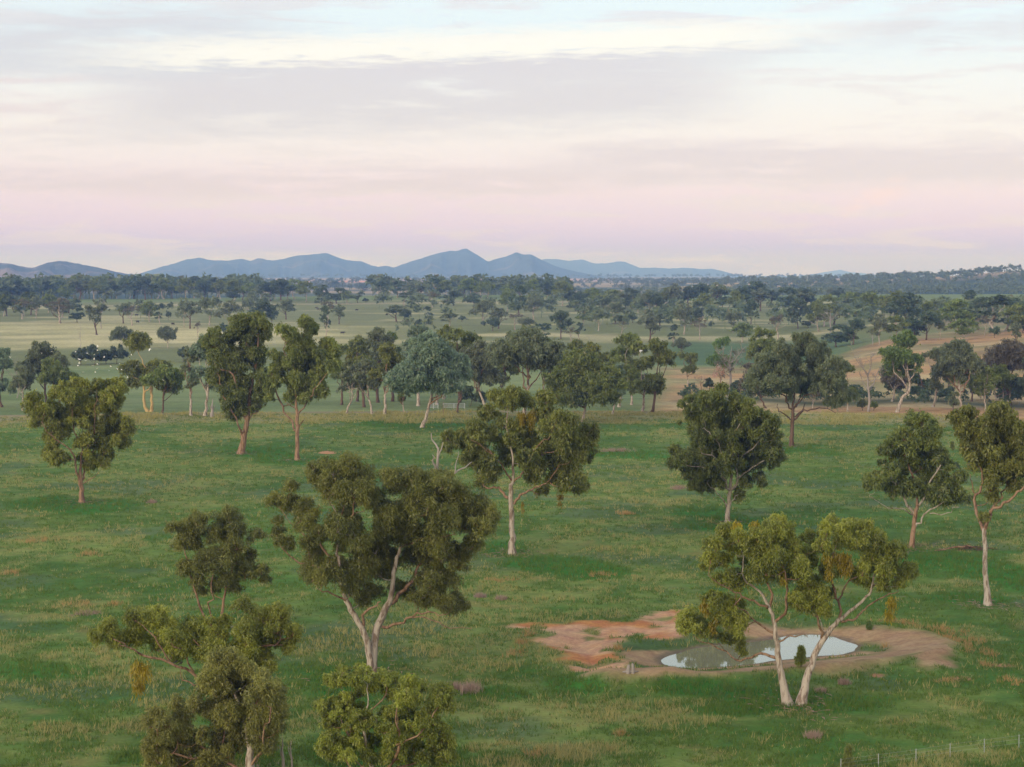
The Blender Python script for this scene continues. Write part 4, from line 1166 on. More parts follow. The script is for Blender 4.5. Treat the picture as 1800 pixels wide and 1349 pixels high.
# ------------------------------------------------------------------ trees with a shape made from their size
def masses(rng, Wd, Ht, cb, kind):
    """the few big rounded masses a crown is made of: centres and radii"""
    Hc = Ht - cb
    nm = {'round': 6, 'spread': 6, 'vase': 6, 'tall': 5, 'bush': 5}.get(kind, 6)
    M = []
    r0 = Wd * rng.uniform(0.27, 0.33)
    if kind == 'tall': r0 = Wd * 0.36
    M.append((rng.normal(0, 0.07 * Wd), rng.normal(0, 0.07 * Wd), Ht - min(r0, Hc * .45) * 0.95, r0))
    a0 = rng.uniform(0, 6.28)
    for i in range(1, nm):
        r = Wd * rng.uniform(0.24, 0.34)
        th = a0 + 2 * math.pi * i / (nm - 1) + rng.normal(0, .3)
        f = rng.random()
        if kind == 'vase': z = cb + r * .8 + (0.25 + 0.6 * f) * max(Hc - 1.7 * r, 0.1); reach = 0.55 + 0.45 * (z - cb) / max(Hc, .1)
        elif kind == 'spread': z = cb + r * .8 + (0.05 + 0.75 * f) * max(Hc - 1.7 * r, 0.1); reach = rng.uniform(.8, 1.0)
        elif kind == 'tall': z = cb + r + (i - 1 + f) / (nm - 1) * max(Hc - 2 * r, .1); reach = rng.uniform(.4, 1)
        elif kind == 'bush': z = cb + r * .7 + 0.5 * f * max(Hc - 1.7 * r, .1); reach = rng.uniform(.7, 1)
        else: z = cb + r * .7 + (0.0 + 0.75 * f) * max(Hc - 1.6 * r, 0.1); reach = rng.uniform(.7, 1.0)
        R = (Wd / 2 - r * .92) * reach
        M.append((R * math.cos(th), R * math.sin(th), z, r))
    # make the sides of the crown reach its full width as seen from the front
    xs = [m[0] - m[3] for m in M]; xe = [m[0] + m[3] for m in M]
    k = Wd / max(xe_ - xs_ for xe_, xs_ in [(max(xe), min(xs))])
    sh = (max(xe) + min(xs)) / 2
    return [((m[0] - sh) * k, m[1] * k, m[2], m[3] * min(k, 1.15)) for m in M]


def shape_lobes(rng, M, n, cb, rel, Wd):
    C, R = [], []
    wts = np.array([m[3] ** 2 for m in M]); wts /= wts.sum()
    tries = 0
    while len(C) < n and tries < 3000:
        tries += 1
        m = M[rng.choice(len(M), p=wts)]
        d = rng.normal(size=3); d /= np.linalg.norm(d)
        if d[2] < -0.35: d[2] = -d[2]
        rl = rel * Wd * rng.uniform(0.55, 0.95)
        q = max(m[3] - rl * .8, 0.05) * rng.uniform(.6, 1.0)
        p = np.array([m[0] + d[0] * q, m[1] + d[1] * q, m[2] + d[2] * q * .92])
        if p[2] < cb: p[2] = cb + rng.random() * rl
        if C and np.min(np.linalg.norm(np.array(C) - p, axis=1)) < rl * 0.6: continue
        C.append(p); R.append([rl, rl, rl * 0.9])
    return C, R


def auto_tree(seed, Wd, Ht, cb, kind='round', leaf=('green', 0.55, 0.24, False, 160), bark=('pale', 'red'), n=26, lean=0.0, stems=1, tr=None, rel=0.17, parts=True, sides=(7, 5, 3), twig=False, sub=5, bare=False, nl=5, bough=True):
    rng = np.random.default_rng(seed)
    tr = tr or max(0.10, 0.020 * Ht)
    limbs = []
    top = cb + (Ht - cb) * 0.45
    for s in range(stems):
        off = 0 if stems == 1 else (s - (stems - 1) / 2) * tr * 2.2
        sp = 0 if stems == 1 else (s - (stems - 1) / 2) * Wd * 0.16
        k = rng.normal(0, 0.03 * Ht, 2)
        limbs.append((np.array([[off, 0, 0], [off + lean * 0.35 + sp * .5 + k[0] * 0.3, k[1] * 0.3, cb * 0.6], [lean * 0.7 + sp + k[0], k[1], max(cb, 0.3 * Ht)], [lean + sp, 0, top]]),
                      np.array([tr, tr * 0.85, tr * 0.7, tr * 0.25])))
    M = masses(rng, Wd, Ht, cb, kind)
    for i in range(nl):
        mm = M[(i + 1) % len(M)] if i < len(M) else M[rng.integers(len(M))]
        src = limbs[i % stems][0]
        f = rng.uniform(0.0, 0.7)
        a = src[2] * (1 - f) + src[3] * f
        if i < 2: a = src[1] * 0.35 + src[2] * 0.65
        e = np.array([lean + mm[0], mm[1] - 0.25 * mm[3], mm[2] - 0.1 * mm[3]])
        mid = a * 0.5 + e * 0.5 + np.array([0.12 * mm[0], 0.12 * mm[1] - 0.15 * mm[3], -0.06 * (e[2] - a[2])])
        limbs.append((np.array([a, mid, e]), np.array([tr * 0.5, tr * 0.34, tr * 0.14])))
    if bare: C, R = [], []
    else: C, R = shape_lobes(rng, M, n, cb, rel, Wd)
    C = [[c[0] + lean * (0.4 + 0.6 * (c[2] - cb) / (Ht - cb + .01)), c[1], c[2]] for c in C]
    return grow(seed, limbs, C, R, leaf, bark, parts, sides=sides, trunks=stems, twig=twig, sub=sub + 2, bough=bough)


def dead_tree(seed, Wd, Ht, tr, n1=7, n2=5, n3=4, bark='dead'):
    """a leafless tree: limbs, boughs and a haze of twigs"""
    rng = np.random.default_rng(seed)
    limbs = [(np.array([[0, 0, 0], [0.02 * Wd, 0, Ht * 0.3], [0.0, 0.03 * Wd, Ht * 0.6], [0.05 * Wd, 0, Ht * 0.97]]), np.array([tr, tr * .8, tr * .5, tr * .1]))]
    for i in range(n1):
        th = 2 * math.pi * (i + 0.5 * rng.random()) / n1
        z0 = Ht * rng.uniform(0.28, 0.62)
        e = np.array([math.cos(th) * Wd * 0.5 * rng.uniform(.6, 1), math.sin(th) * Wd * 0.5 * rng.uniform(.6, 1), min(Ht, z0 + Ht * rng.uniform(0.15, 0.42))])
        a = np.array([0, 0, z0]); p1 = a * .5 + e * .5 + [0, 0, -0.04 * Ht]
        limbs.append((np.array([a, p1, e]), np.array([tr * .45, tr * .3, tr * .08])))
        for j in range(n2):
            f = rng.uniform(.3, .95); s = a * (1 - f) + e * f
            d = rng.normal(0, 1, 3); d[2] = abs(d[2]) * 1.1; d /= np.linalg.norm(d)
            e2 = s + d * Ht * rng.uniform(.1, .2)
            limbs.append((np.array([s, s * .5 + e2 * .5 + rng.normal(0, .01 * Ht, 3), e2]), np.array([tr * .2, tr * .13, tr * .04])))
            for k in range(n3):
                g2 = rng.uniform(.3, 1); s3 = s * (1 - g2) + e2 * g2
                d3 = rng.normal(0, 1, 3); d3[2] = abs(d3[2]); d3 /= np.linalg.norm(d3)
                limbs.append((np.array([s3, s3 + d3 * Ht * .05, s3 + d3 * Ht * rng.uniform(.07, .12)]), np.array([tr * .08, tr * .06, tr * .03])))
    g0 = Geo(); g1 = Geo()
    for i, (P, R) in enumerate(limbs):
        p, r = smooth_line(P, R, rng, 2, 0.05)
        (g0 if i == 0 else g1).tube(p, r, 6 if i <= n1 else 3, i <= n1)
    out = []
    for nm, gg in (('trunk', g0), ('limb', g1)):
        F = ([np.concatenate(gg.Q)] if gg.Q else []) + ([np.concatenate(gg.T)] if gg.T else [])
        out.append((nm, np_mesh(nm, np.concatenate(gg.V), F, BARK[bark], True)))
    return out


def mid(seed, bx, by, top, x0, x1, cbot, kind, leaf, bark, label, n=24, stems=1, L=0.62, W_=0.32, npp=145, name='eucalyptus_tree', cat='tree', group='trees beyond the paddock edge', rel=0.17, nl=7, tr=None):
    """a tree given by its foot, its top, its two sides and the underside of its crown in the photograph"""
    b = gp(bx, by)
    Y = b[1]; m = Y / FPX
    Ht = 1.03 * float(at(bx, top, Y)[2] - b[2]); Wd = 1.14 * (x1 - x0) * m
    cb = max(0.3, 0.8 * float(at(bx, cbot, Y)[2] - b[2]))
    lean = ((x0 + x1) / 2 - bx) * m
    ms = auto_tree(seed, Wd, Ht, cb, kind, (leaf, L, W_, False, npp), bark, n, lean, stems, tr=tr, rel=rel, nl=nl)
    return place(name, b, ms, label, cat, group)


PR, DK, PP, YL = ('pale', 'red'), ('dark', 'dark'), ('pale', 'pale'), ('yellow', 'yellow')
MID = [
 # foot x, y, top, side, side, underside, shape, leaf, bark, label
 (262, 724, 586, 212, 304, 692, 'round', 'olive', YL, 'leafy tree on a forked yellowish trunk, behind the flock of white birds', 30, 2),
 (285, 727, 640, 252, 334, 700, 'round', 'green', DK, 'green tree on one straight dark trunk beside the forked yellowish trunk', 22, 1),
 (336, 731, 612, 316, 352, 690, 'tall', 'grey', PR, 'narrow grey green tree with a pale trunk, between the dark trunk and the close pair', 16, 1),
 (360, 731, 588, 332, 404, 694, 'round', 'blue', PP, 'blue green tree half hidden by the thick leaning trunked eucalypt', 26, 1),
 (82, 712, 602, 36, 122, 690, 'spread', 'grey', DK, 'grey green dark stemmed tree behind the lone yellow green eucalypt', 26, 1),
 (104, 716, 628, 66, 142, 694, 'round', 'green', DK, 'fresh green tree leaning against the grey green one near the dark hedge', 20, 1),
 (40, 722, 640, 18, 62, 690, 'round', 'grey', PP, 'small grey tree with a pale trunk beside the grey green dark stemmed tree', 14, 1),
 (3, 716, 612, -32, 26, 700, 'round', 'blue', DK, 'dusky blue green tree cut by the picture edge, level with the green crop field', 22, 1),
 (609, 728, 640, 594, 642, 696, 'spread', 'grey', PP, 'thin tree with a bent pale trunk, first of the row right of the slender eucalypt', 9, 1),
 (654, 728, 632, 614, 676, 692, 'round', 'grey', PP, 'grey green tree on a leaning white trunk in the row behind the paddock edge', 22, 1),
 (640, 716, 596, 600, 664, 650, 'round', 'green', DK, 'dark topped tree standing behind the leaning white trunk', 20, 1),
 (676, 729, 604, 646, 716, 676, 'round', 'olive', PR, 'olive tree on a straight brown grey trunk, next to the big blue green tree', 26, 1),
 (711, 727, 662, 692, 720, 712, 'round', 'green', PR, 'small green tree tucked under the side of the big blue green tree', 10, 1),
 (742, 752, 588, 692, 834, 712, 'round', 'blue', PR, 'big rounded blue green tree on a short reddish trunk at the far paddock edge', 62, 1),
 (735, 714, 572, 700, 776, 640, 'round', 'blue', PR, 'tall pale green crown rising behind the big blue green tree', 24, 1),
 (664, 708, 577, 638, 702, 640, 'spread', 'grey', DK, 'hazy grey green crown behind the olive tree', 18, 1),
 (803, 726, 634, 786, 832, 690, 'round', 'blue', DK, 'blue green tree on a tall bare black trunk beside the metal cattle gate', 14, 1),
 (808, 708, 578, 772, 842, 650, 'round', 'olive', DK, 'dark olive crown behind the metal cattle gate', 24, 1),
 (855, 718, 598, 800, 884, 690, 'round', 'grey', PR, 'grey green tree with a slim pale trunk over dark scrub', 26, 1),
 (921, 730, 574, 862, 996, 668, 'spread', 'grey', PR, 'large tree with limbs fanned out like ribs below a towering crown', 46, 1),
 (1022, 745, 612, 962, 1098, 730, 'round', 'green', PR, 'big bushy green tree with foliage down to the grass, leaning trunk', 54, 1),
 (1076, 728, 640, 1060, 1106, 712, 'round', 'blue', PP, 'dark bluish tree beside the big bushy green tree, short pale trunk', 14, 1),
 (1088, 716, 586, 1058, 1132, 672, 'round', 'green', PP, 'dark green tree with a white bird perched near it and bare pale forks', 28, 1),
 (1130, 724, 602, 1104, 1160, 694, 'round', 'olive', PP, 'olive tree on a thin white trunk next to the stout black trunk', 22, 1),
 (1146, 725, 596, 1118, 1190, 702, 'round', 'green', DK, 'leafy tree on a stout black trunk at the start of the brown slope', 28, 1),
 (1012, 706, 598, 984, 1052, 650, 'round', 'green', DK, 'green crown behind the big bushy green tree', 18, 1),
 (1210, 676, 618, 1190, 1230, 668, 'tall', 'green', PR, 'small ragged green tree alone on the brown slope', 12, 1),
 (1196, 624, 592, 1180, 1216, 620, 'bush', 'grey', DK, 'low grey green tree above the small ragged one on the brown slope', 10, 1),
 (1264, 682, 594, 1246, 1300, 650, 'round', 'bright', PR, 'bright green tree behind the grey leafless tree by the creek', 16, 1),
 (1342, 692, 578, 1308, 1376, 640, 'round', 'green', DK, 'fresh green crown behind the spreading box tree', 22, 1),
 (1312, 704, 636, 1294, 1342, 690, 'round', 'brown', PR, 'brownish thin tree with a pinkish trunk, next to the grey leafless tree', 14, 1),
 (1346, 718, 634, 1308, 1372, 706, 'round', 'dark', DK, 'dark dense tree on a short thick trunk beside the spreading box tree', 26, 1),
 (1428, 720, 672, 1412, 1446, 706, 'spread', 'brown', PP, 'small brown tree seen under the limbs of the spreading box tree', 8, 1),
 (1490, 724, 640, 1466, 1512, 718, 'bush', 'green', PR, 'bushy green tree at the tip of the spreading box tree', 18, 1),
 (1577, 725, 580, 1546, 1632, 672, 'spread', 'bright', PP, 'tall open bright green tree on a leaning white trunk beside the leafless tree', 22, 1),
 (1568, 706, 622, 1550, 1602, 690, 'round', 'brown', PP, 'brownish tree behind the leaning white trunk', 16, 1),
 (1619, 704, 624, 1594, 1642, 702, 'bush', 'dark', DK, 'very dark green bushy tree on the creek bank', 26, 1),
 (1560, 694, 654, 1550, 1572, 692, 'bush', 'dark', DK, 'small dark green bush on the creek bank beside the leaning white trunk', 9, 1),
 (1665, 692, 638, 1648, 1692, 682, 'round', 'grey', DK, 'grey green tree on a dark stick of a trunk, on the brown slope', 12, 1),
 (1691, 722, 596, 1634, 1728, 686, 'round', 'grey', PR, 'tall sparse grey olive tree before the brown slope, many bare forks', 24, 1),
 (1674, 727, 686, 1660, 1692, 722, 'bush', 'grey', DK, 'small grey bush at the foot of the tall sparse olive tree', 8, 1),
 (1732, 722, 642, 1712, 1762, 702, 'round', 'green', PP, 'green tree on a single white trunk close to the tall sparse olive tree', 16, 1),
 (1764, 714, 640, 1732, 1796, 700, 'spread', 'green', PR, 'green tree with several fanned pale stems, near the picture edge', 20, 3),
 (1776, 712, 596, 1712, 1812, 660, 'round', 'brown', DK, 'wide brownish olive crown above the green tree with fanned stems', 34, 1),
 (1808, 716, 614, 1782, 1846, 706, 'bush', 'dark', DK, 'dark tree cut by the picture edge on the brown slope', 24, 1),
 (210, 614, 574, 194, 242, 606, 'spread', 'grey', PP, 'open crowned tree on the straw coloured slope, above the forked yellowish trunk', 12, 1),
 (295, 612, 574, 276, 314, 604, 'spread', 'grey', PP, 'small open crowned tree on the straw coloured slope, beside the other open one', 10, 1),
 (600, 712, 606, 582, 626, 676, 'round', 'green', DK, 'green crown behind the thin tree with a bent pale trunk', 16, 1),
 (628, 706, 590, 606, 660, 668, 'spread', 'olive', DK, 'olive crown rising over the leaning white trunk', 18, 1),
 (690, 706, 582, 664, 724, 668, 'round', 'green', DK, 'green crown between the olive tree and the big rounded blue green one', 20, 1),
 (768, 712, 590, 742, 802, 676, 'round', 'green', PR, 'green crown directly above the shorter metal gate panel', 20, 1),
 (780, 702, 572, 756, 812, 640, 'spread', 'olive', PR, 'yellowish olive crown on the skyline of the belt above the metal gates', 18, 1),
 (836, 706, 586, 806, 872, 668, 'round', 'green', DK, 'green crown over the dark scrub bushes', 22, 1),
 (886, 710, 600, 862, 916, 676, 'round', 'olive', DK, 'olive crown at the flank of the fan limbed tree', 18, 1),
 (958, 708, 592, 930, 992, 668, 'round', 'blue', PR, 'blue green crown between the fan limbed tree and the big bushy one', 20, 1),
 (1046, 708, 604, 1018, 1076, 672, 'round', 'olive', DK, 'olive crown over the shoulder of the big bushy green tree', 20, 1),
 (1110, 712, 610, 1090, 1140, 690, 'round', 'grey', PR, 'grey green crown filling the gap before the thin white trunk', 16, 1),
 (1640, 716, 612, 1620, 1668, 700, 'tall', 'grey', PP, 'slim grey tree between the dark creek bush and the tall sparse olive tree', 14, 1),
 (1708, 706, 622, 1682, 1740, 692, 'round', 'green', DK, 'green tree filling in behind the tall sparse olive tree', 18, 1),
 (1452, 706, 628, 1432, 1476, 694, 'round', 'olive', PR, 'olive tree behind the outer limbs of the spreading box tree', 14, 1),
]
for i, row in enumerate(MID):
    far_ = row[1] < 700
    Wpx = row[4] - row[3]
    mid(500 + i, *row[:9], row[9], n=int(row[10] * 2.4), stems=row[11], rel=0.20 if row[10] < 20 else 0.175)

HEDGE = [(142, 642, 612, 125, 160, 'first round dark green shrub of the hedge behind the white birds'), (166, 642, 606, 150, 185, 'tallest round dark green shrub of the hedge, in its middle'),
         (187, 640, 614, 176, 196, 'smallest round dark green shrub of the hedge, next to the gap'), (205, 640, 606, 187, 224, 'round dark green hedge shrub after the gap, touching the leafy tree'),
         (322, 636, 612, 306, 338, 'round dark green shrub alone, behind the blue green tree')]
for i, (bx, by, top, x0, x1, lb) in enumerate(HEDGE):
    mid(700 + i, bx, by, top, x0, x1, by - 4, 'bush', 'dark', DK, lb, n=30, L=0.55, W_=0.34, npp=260, name='shrub', cat='shrub', group='dark hedge shrubs', rel=0.2, tr=0.12)
SCRUB = [(826, 714, 656, 806, 846, 'dark scrub bush behind the metal cattle gate'), (848, 716, 668, 834, 866, 'dark scrub bush at the foot of the slim pale trunk'),
         (1516, 722, 702, 1506, 1527, 'small round bush against the trunk of the leafless tree'), (1536, 722, 706, 1529, 1545, 'smallest round bush just past the leafless tree'),
         (1300, 690, 672, 1282, 1316, 'dark bush in the creek bed beneath the grey leafless tree'), (1245, 690, 664, 1236, 1258, 'dark bush in the creek bed beside bare twigs'),
         (1500, 705, 676, 1484, 1516, 'dark creek bush behind the leafless tree'), (1775, 708, 676, 1752, 1802, 'dark creek bush under the fanned stems'),
         (1725, 704, 684, 1706, 1742, 'dark creek bush behind the single white trunk'), (1660, 706, 690, 1642, 1684, 'low dark creek bush on the bank below the brown slope')]
for i, (bx, by, top, x0, x1, lb) in enumerate(SCRUB):
    mid(730 + i, bx, by, top, x0, x1, by - 3, 'bush', 'dark' if i not in (2, 3) else 'green', DK, lb, n=22, L=0.5, W_=0.3, npp=220, name='shrub', cat='shrub', group='scrub bushes', rel=0.2, tr=0.08)

# leafless trees and dead wood standing among them
def dead(seed, bx, by, top, x0, x1, label, tr=0.3, bark='dead', name='dead_tree', tuft=None, n=(7, 5, 4)):
    b = gp(bx, by); Y = b[1]; m = Y / FPX
    ms = dead_tree(seed, (x1 - x0) * m, float(at(bx, top, Y)[2] - b[2]), tr, *n, bark=bark)
    if tuft:
        rng = np.random.default_rng(seed)
        cs = np.array([at(x, y, Y + rng.normal(0, 1)) - b for x, y, r in tuft]); rs = np.array([r * m for _, _, r in tuft])
        V, F = leaves(rng, cs, rs, 60, 0.5, 0.22, False)
        ms.append(('crown', np_mesh('crown', V, F, LEAF[tuft_leaf])))
    return place(name, b, ms, label, 'dead tree', 'leafless trees')
tuft_leaf = 'brown'
dead(801, 1526, 724, 616, 1490, 1560, 'pale leafless tree with a white trunk on the straw coloured verge', 0.34)
dead(802, 1282, 686, 606, 1250, 1332, 'grey leafless tree with brown twigs by the creek', 0.4, 'dead', 'dead_tree',
     [(x, y, 7) for x, y in [(1262, 640), (1275, 630), (1290, 620), (1305, 616), (1318, 628), (1300, 640), (1285, 650), (1270, 660), (1310, 655), (1322, 645)]])
tuft_leaf = 'pink'
dead(803, 1266, 688, 640, 1254, 1280, 'small twiggy tree with pinkish leaves in front of the grey leafless tree', 0.14, 'red', 'dead_tree', [(1264, 648, 7), (1270, 655, 6), (1258, 658, 6)], (5, 4, 3))
dead(804, 1232, 692, 658, 1218, 1246, 'bare brown twigs leaning over the creek bed', 0.12, 'red')
dead(805, 30, 700, 626, 14, 52, 'pale bare branches rising beside the grey green tree near the picture edge', 0.16)
dead(806, 373, 734, 700, 366, 381, 'short pale broken trunk below the leaning trunked eucalypt', 0.42, 'dead', 'dead_tree', None, (2, 1, 1))
dead(807, 1645, 706, 668, 1638, 1652, 'thin bare pole of a trunk on the creek bank', 0.16, 'dead', 'dead_tree', None, (2, 1, 1))
dead(808, 141, 610, 566, 132, 152, 'thin bare stick of a tree on the straw coloured slope', 0.13, 'dead', 'dead_tree', None, (4, 2, 2))
dead(809, 163, 618, 594, 158, 170, 'shortest bare stick on the straw coloured slope, above the hedge', 0.1, 'dead', 'dead_tree', None, (3, 1, 1))
dead(810, 779, 733, 702, 768, 790, 'spindly bare sapling in front of the metal cattle gate', 0.07, 'red', 'dead_tree', None, (5, 3, 2))

# the dead snag behind the broad V trunked tree
def line_px(pts, Y, b):
    return np.array([at(x, y, Y + dy) - b for x, y, r, dy in pts]), np.array([r * Y / FPX for _, _, r, _ in pts])
b = gp(775, 990); Y = b[1]
gs = Geo(); gl = Geo()
rng0 = np.random.default_rng(77)
p, r = smooth_line(*line_px([(775, 992, 4, 0), (772, 930, 3.6, 0), (767, 870, 3.0, 0), (770, 800, 2.3, 0), (763, 778, 1.4, 0.3), (758, 762, 0.8, 0.5)], Y, b), rng0, 3, .03); gs.tube(p, r, 7)
for L in [[(768, 830, 2.5, 0), (762, 815, 1.8, -.6), (760, 800, .7, -1)], [(769, 850, 2.6, 0), (790, 838, 1.8, .6), (812, 824, 1.4, 1), (830, 812, .6, 1.4)], [(800, 832, 1.2, .8), (803, 812, .8, .9), (806, 794, .4, 1)],
          [(770, 805, 1.8, 0), (776, 790, 1.2, 0), (778, 778, .4, .2)], [(772, 900, 2.2, 0), (735, 845, 1.6, 1), (722, 828, 1.5, 1.2), (720, 824, .7, 1.3)]]:
    p, r = smooth_line(*line_px(L, Y, b), rng0, 3, .05); gl.tube(p, r, 5)
rt = empty('dead_tree', b); gs.build('trunk', BARK['dead'], rt, True); gl.build('limb', BARK['dead'], rt, True)
tag(rt, 'white dead snag poking up behind the broad V trunked eucalypt', 'dead tree', 'leafless trees')
# two dead saplings at the bottom
for bx, tp, lb in ((497, 1299, 'thicker of two pale dead saplings at the bottom edge'), (512, 1303, 'thinner of two pale dead saplings at the bottom edge')):
    b = flat(bx, 1372); b[2] = terr1(b[0], b[1]); Y = b[1]
    gs = Geo(); gl = Geo(); k = 1.25 if bx == 497 else 0.8
    p, r = smooth_line(*line_px([(bx, 1373, 3.0 * k, 0), (bx + 1, 1340, 2.4 * k, 0), (bx - 1, 1318, 1.6 * k, 0), (bx, tp, .6, 0)], Y, b), rng0, 3, .03); gs.tube(p, r, 6)
    p, r = smooth_line(*line_px([(bx, 1335, 1.3 * k, 0), (bx - 4, 1322, .9, .1), (bx - 6, 1310, .4, .2)], Y, b), rng0, 3, .03); gl.tube(p, r, 4)
    rt = empty('dead_tree', b); gs.build('trunk', BARK['dead'], rt, True); gl.build('limb', BARK['dead'], rt, True)
    tag(rt, lb, 'dead tree', 'leafless trees')


# ------------------------------------------------------------------ trees further off: a few kinds, copied one by one
FAR_KINDS = {}
def far_kind(key, seed, Wd, Ht, cb, kind, leaf, bark, n, L, W_, npp, nl=4, stems=1, rel=0.19, tr=0.3):
    FAR_KINDS[key] = (auto_tree(seed, Wd, Ht, cb, kind, (leaf, L, W_, False, npp), bark, n, 0.0, stems, tr, rel, False, (5, 4, 3), False, 4, False, nl, False), Wd, Ht)
for q in range(3):
    far_kind('round%d' % q, 900 + q, 12, 14, 0.7, 'round', 'dark', DK, 40, 0.9, 0.48, 46)
    far_kind('green%d' % q, 910 + q, 12, 14, 1.2, 'spread', 'green', PR, 38, 0.9, 0.48, 46)
    far_kind('grey%d' % q, 920 + q, 12, 14, 1.4, 'spread', 'grey', PP, 30, 0.9, 0.48, 42)
    far_kind('vase%d' % q, 930 + q, 10, 14, 1.4, 'vase', 'grey', DK, 32, 0.9, 0.48, 44)
    far_kind('tall%d' % q, 940 + q, 8, 16, 1.6, 'tall', 'dark', PR, 22, 0.95, 0.5, 44, 4, 1, 0.22)
    far_kind('thin%d' % q, 950 + q, 12, 14, 5.0, 'spread', 'brown', PP, 13, 0.8, 0.4, 34, 6, 1, 0.15)
    far_kind('bush%d' % q, 960 + q, 10, 7, 0.6, 'bush', 'dark', DK, 18, 0.9, 0.5, 44, 3, 1, 0.2, 0.2)
FAR_KINDS['dead0'] = (dead_tree(971, 10, 14, 0.35, 7, 4, 2), 10, 14)

rngf = random.Random(5)
def far_tree(bx, by, top, wpx, key, label, group, name='eucalyptus_tree', cat='tree', pos=None):
    b = gp(bx, by) if pos is None else np.asarray(pos, float)
    m = b[1] / FPX
    Ht = (by - top) * m if pos is None else top
    Wd = wpx * m if pos is None else wpx
    ms, W0, H0 = FAR_KINDS[key]
    sz = Ht / H0; sx = 1.36 * Wd / W0
    r = empty(name, b)
    r.scale = (sx, sx, sz); r.rotation_euler.z = rngf.uniform(0, 6.28)
    for nm, me in ms:
        link(bpy.data.objects.new(nm, me), r)
    tag(r, label, cat, group)
    return r

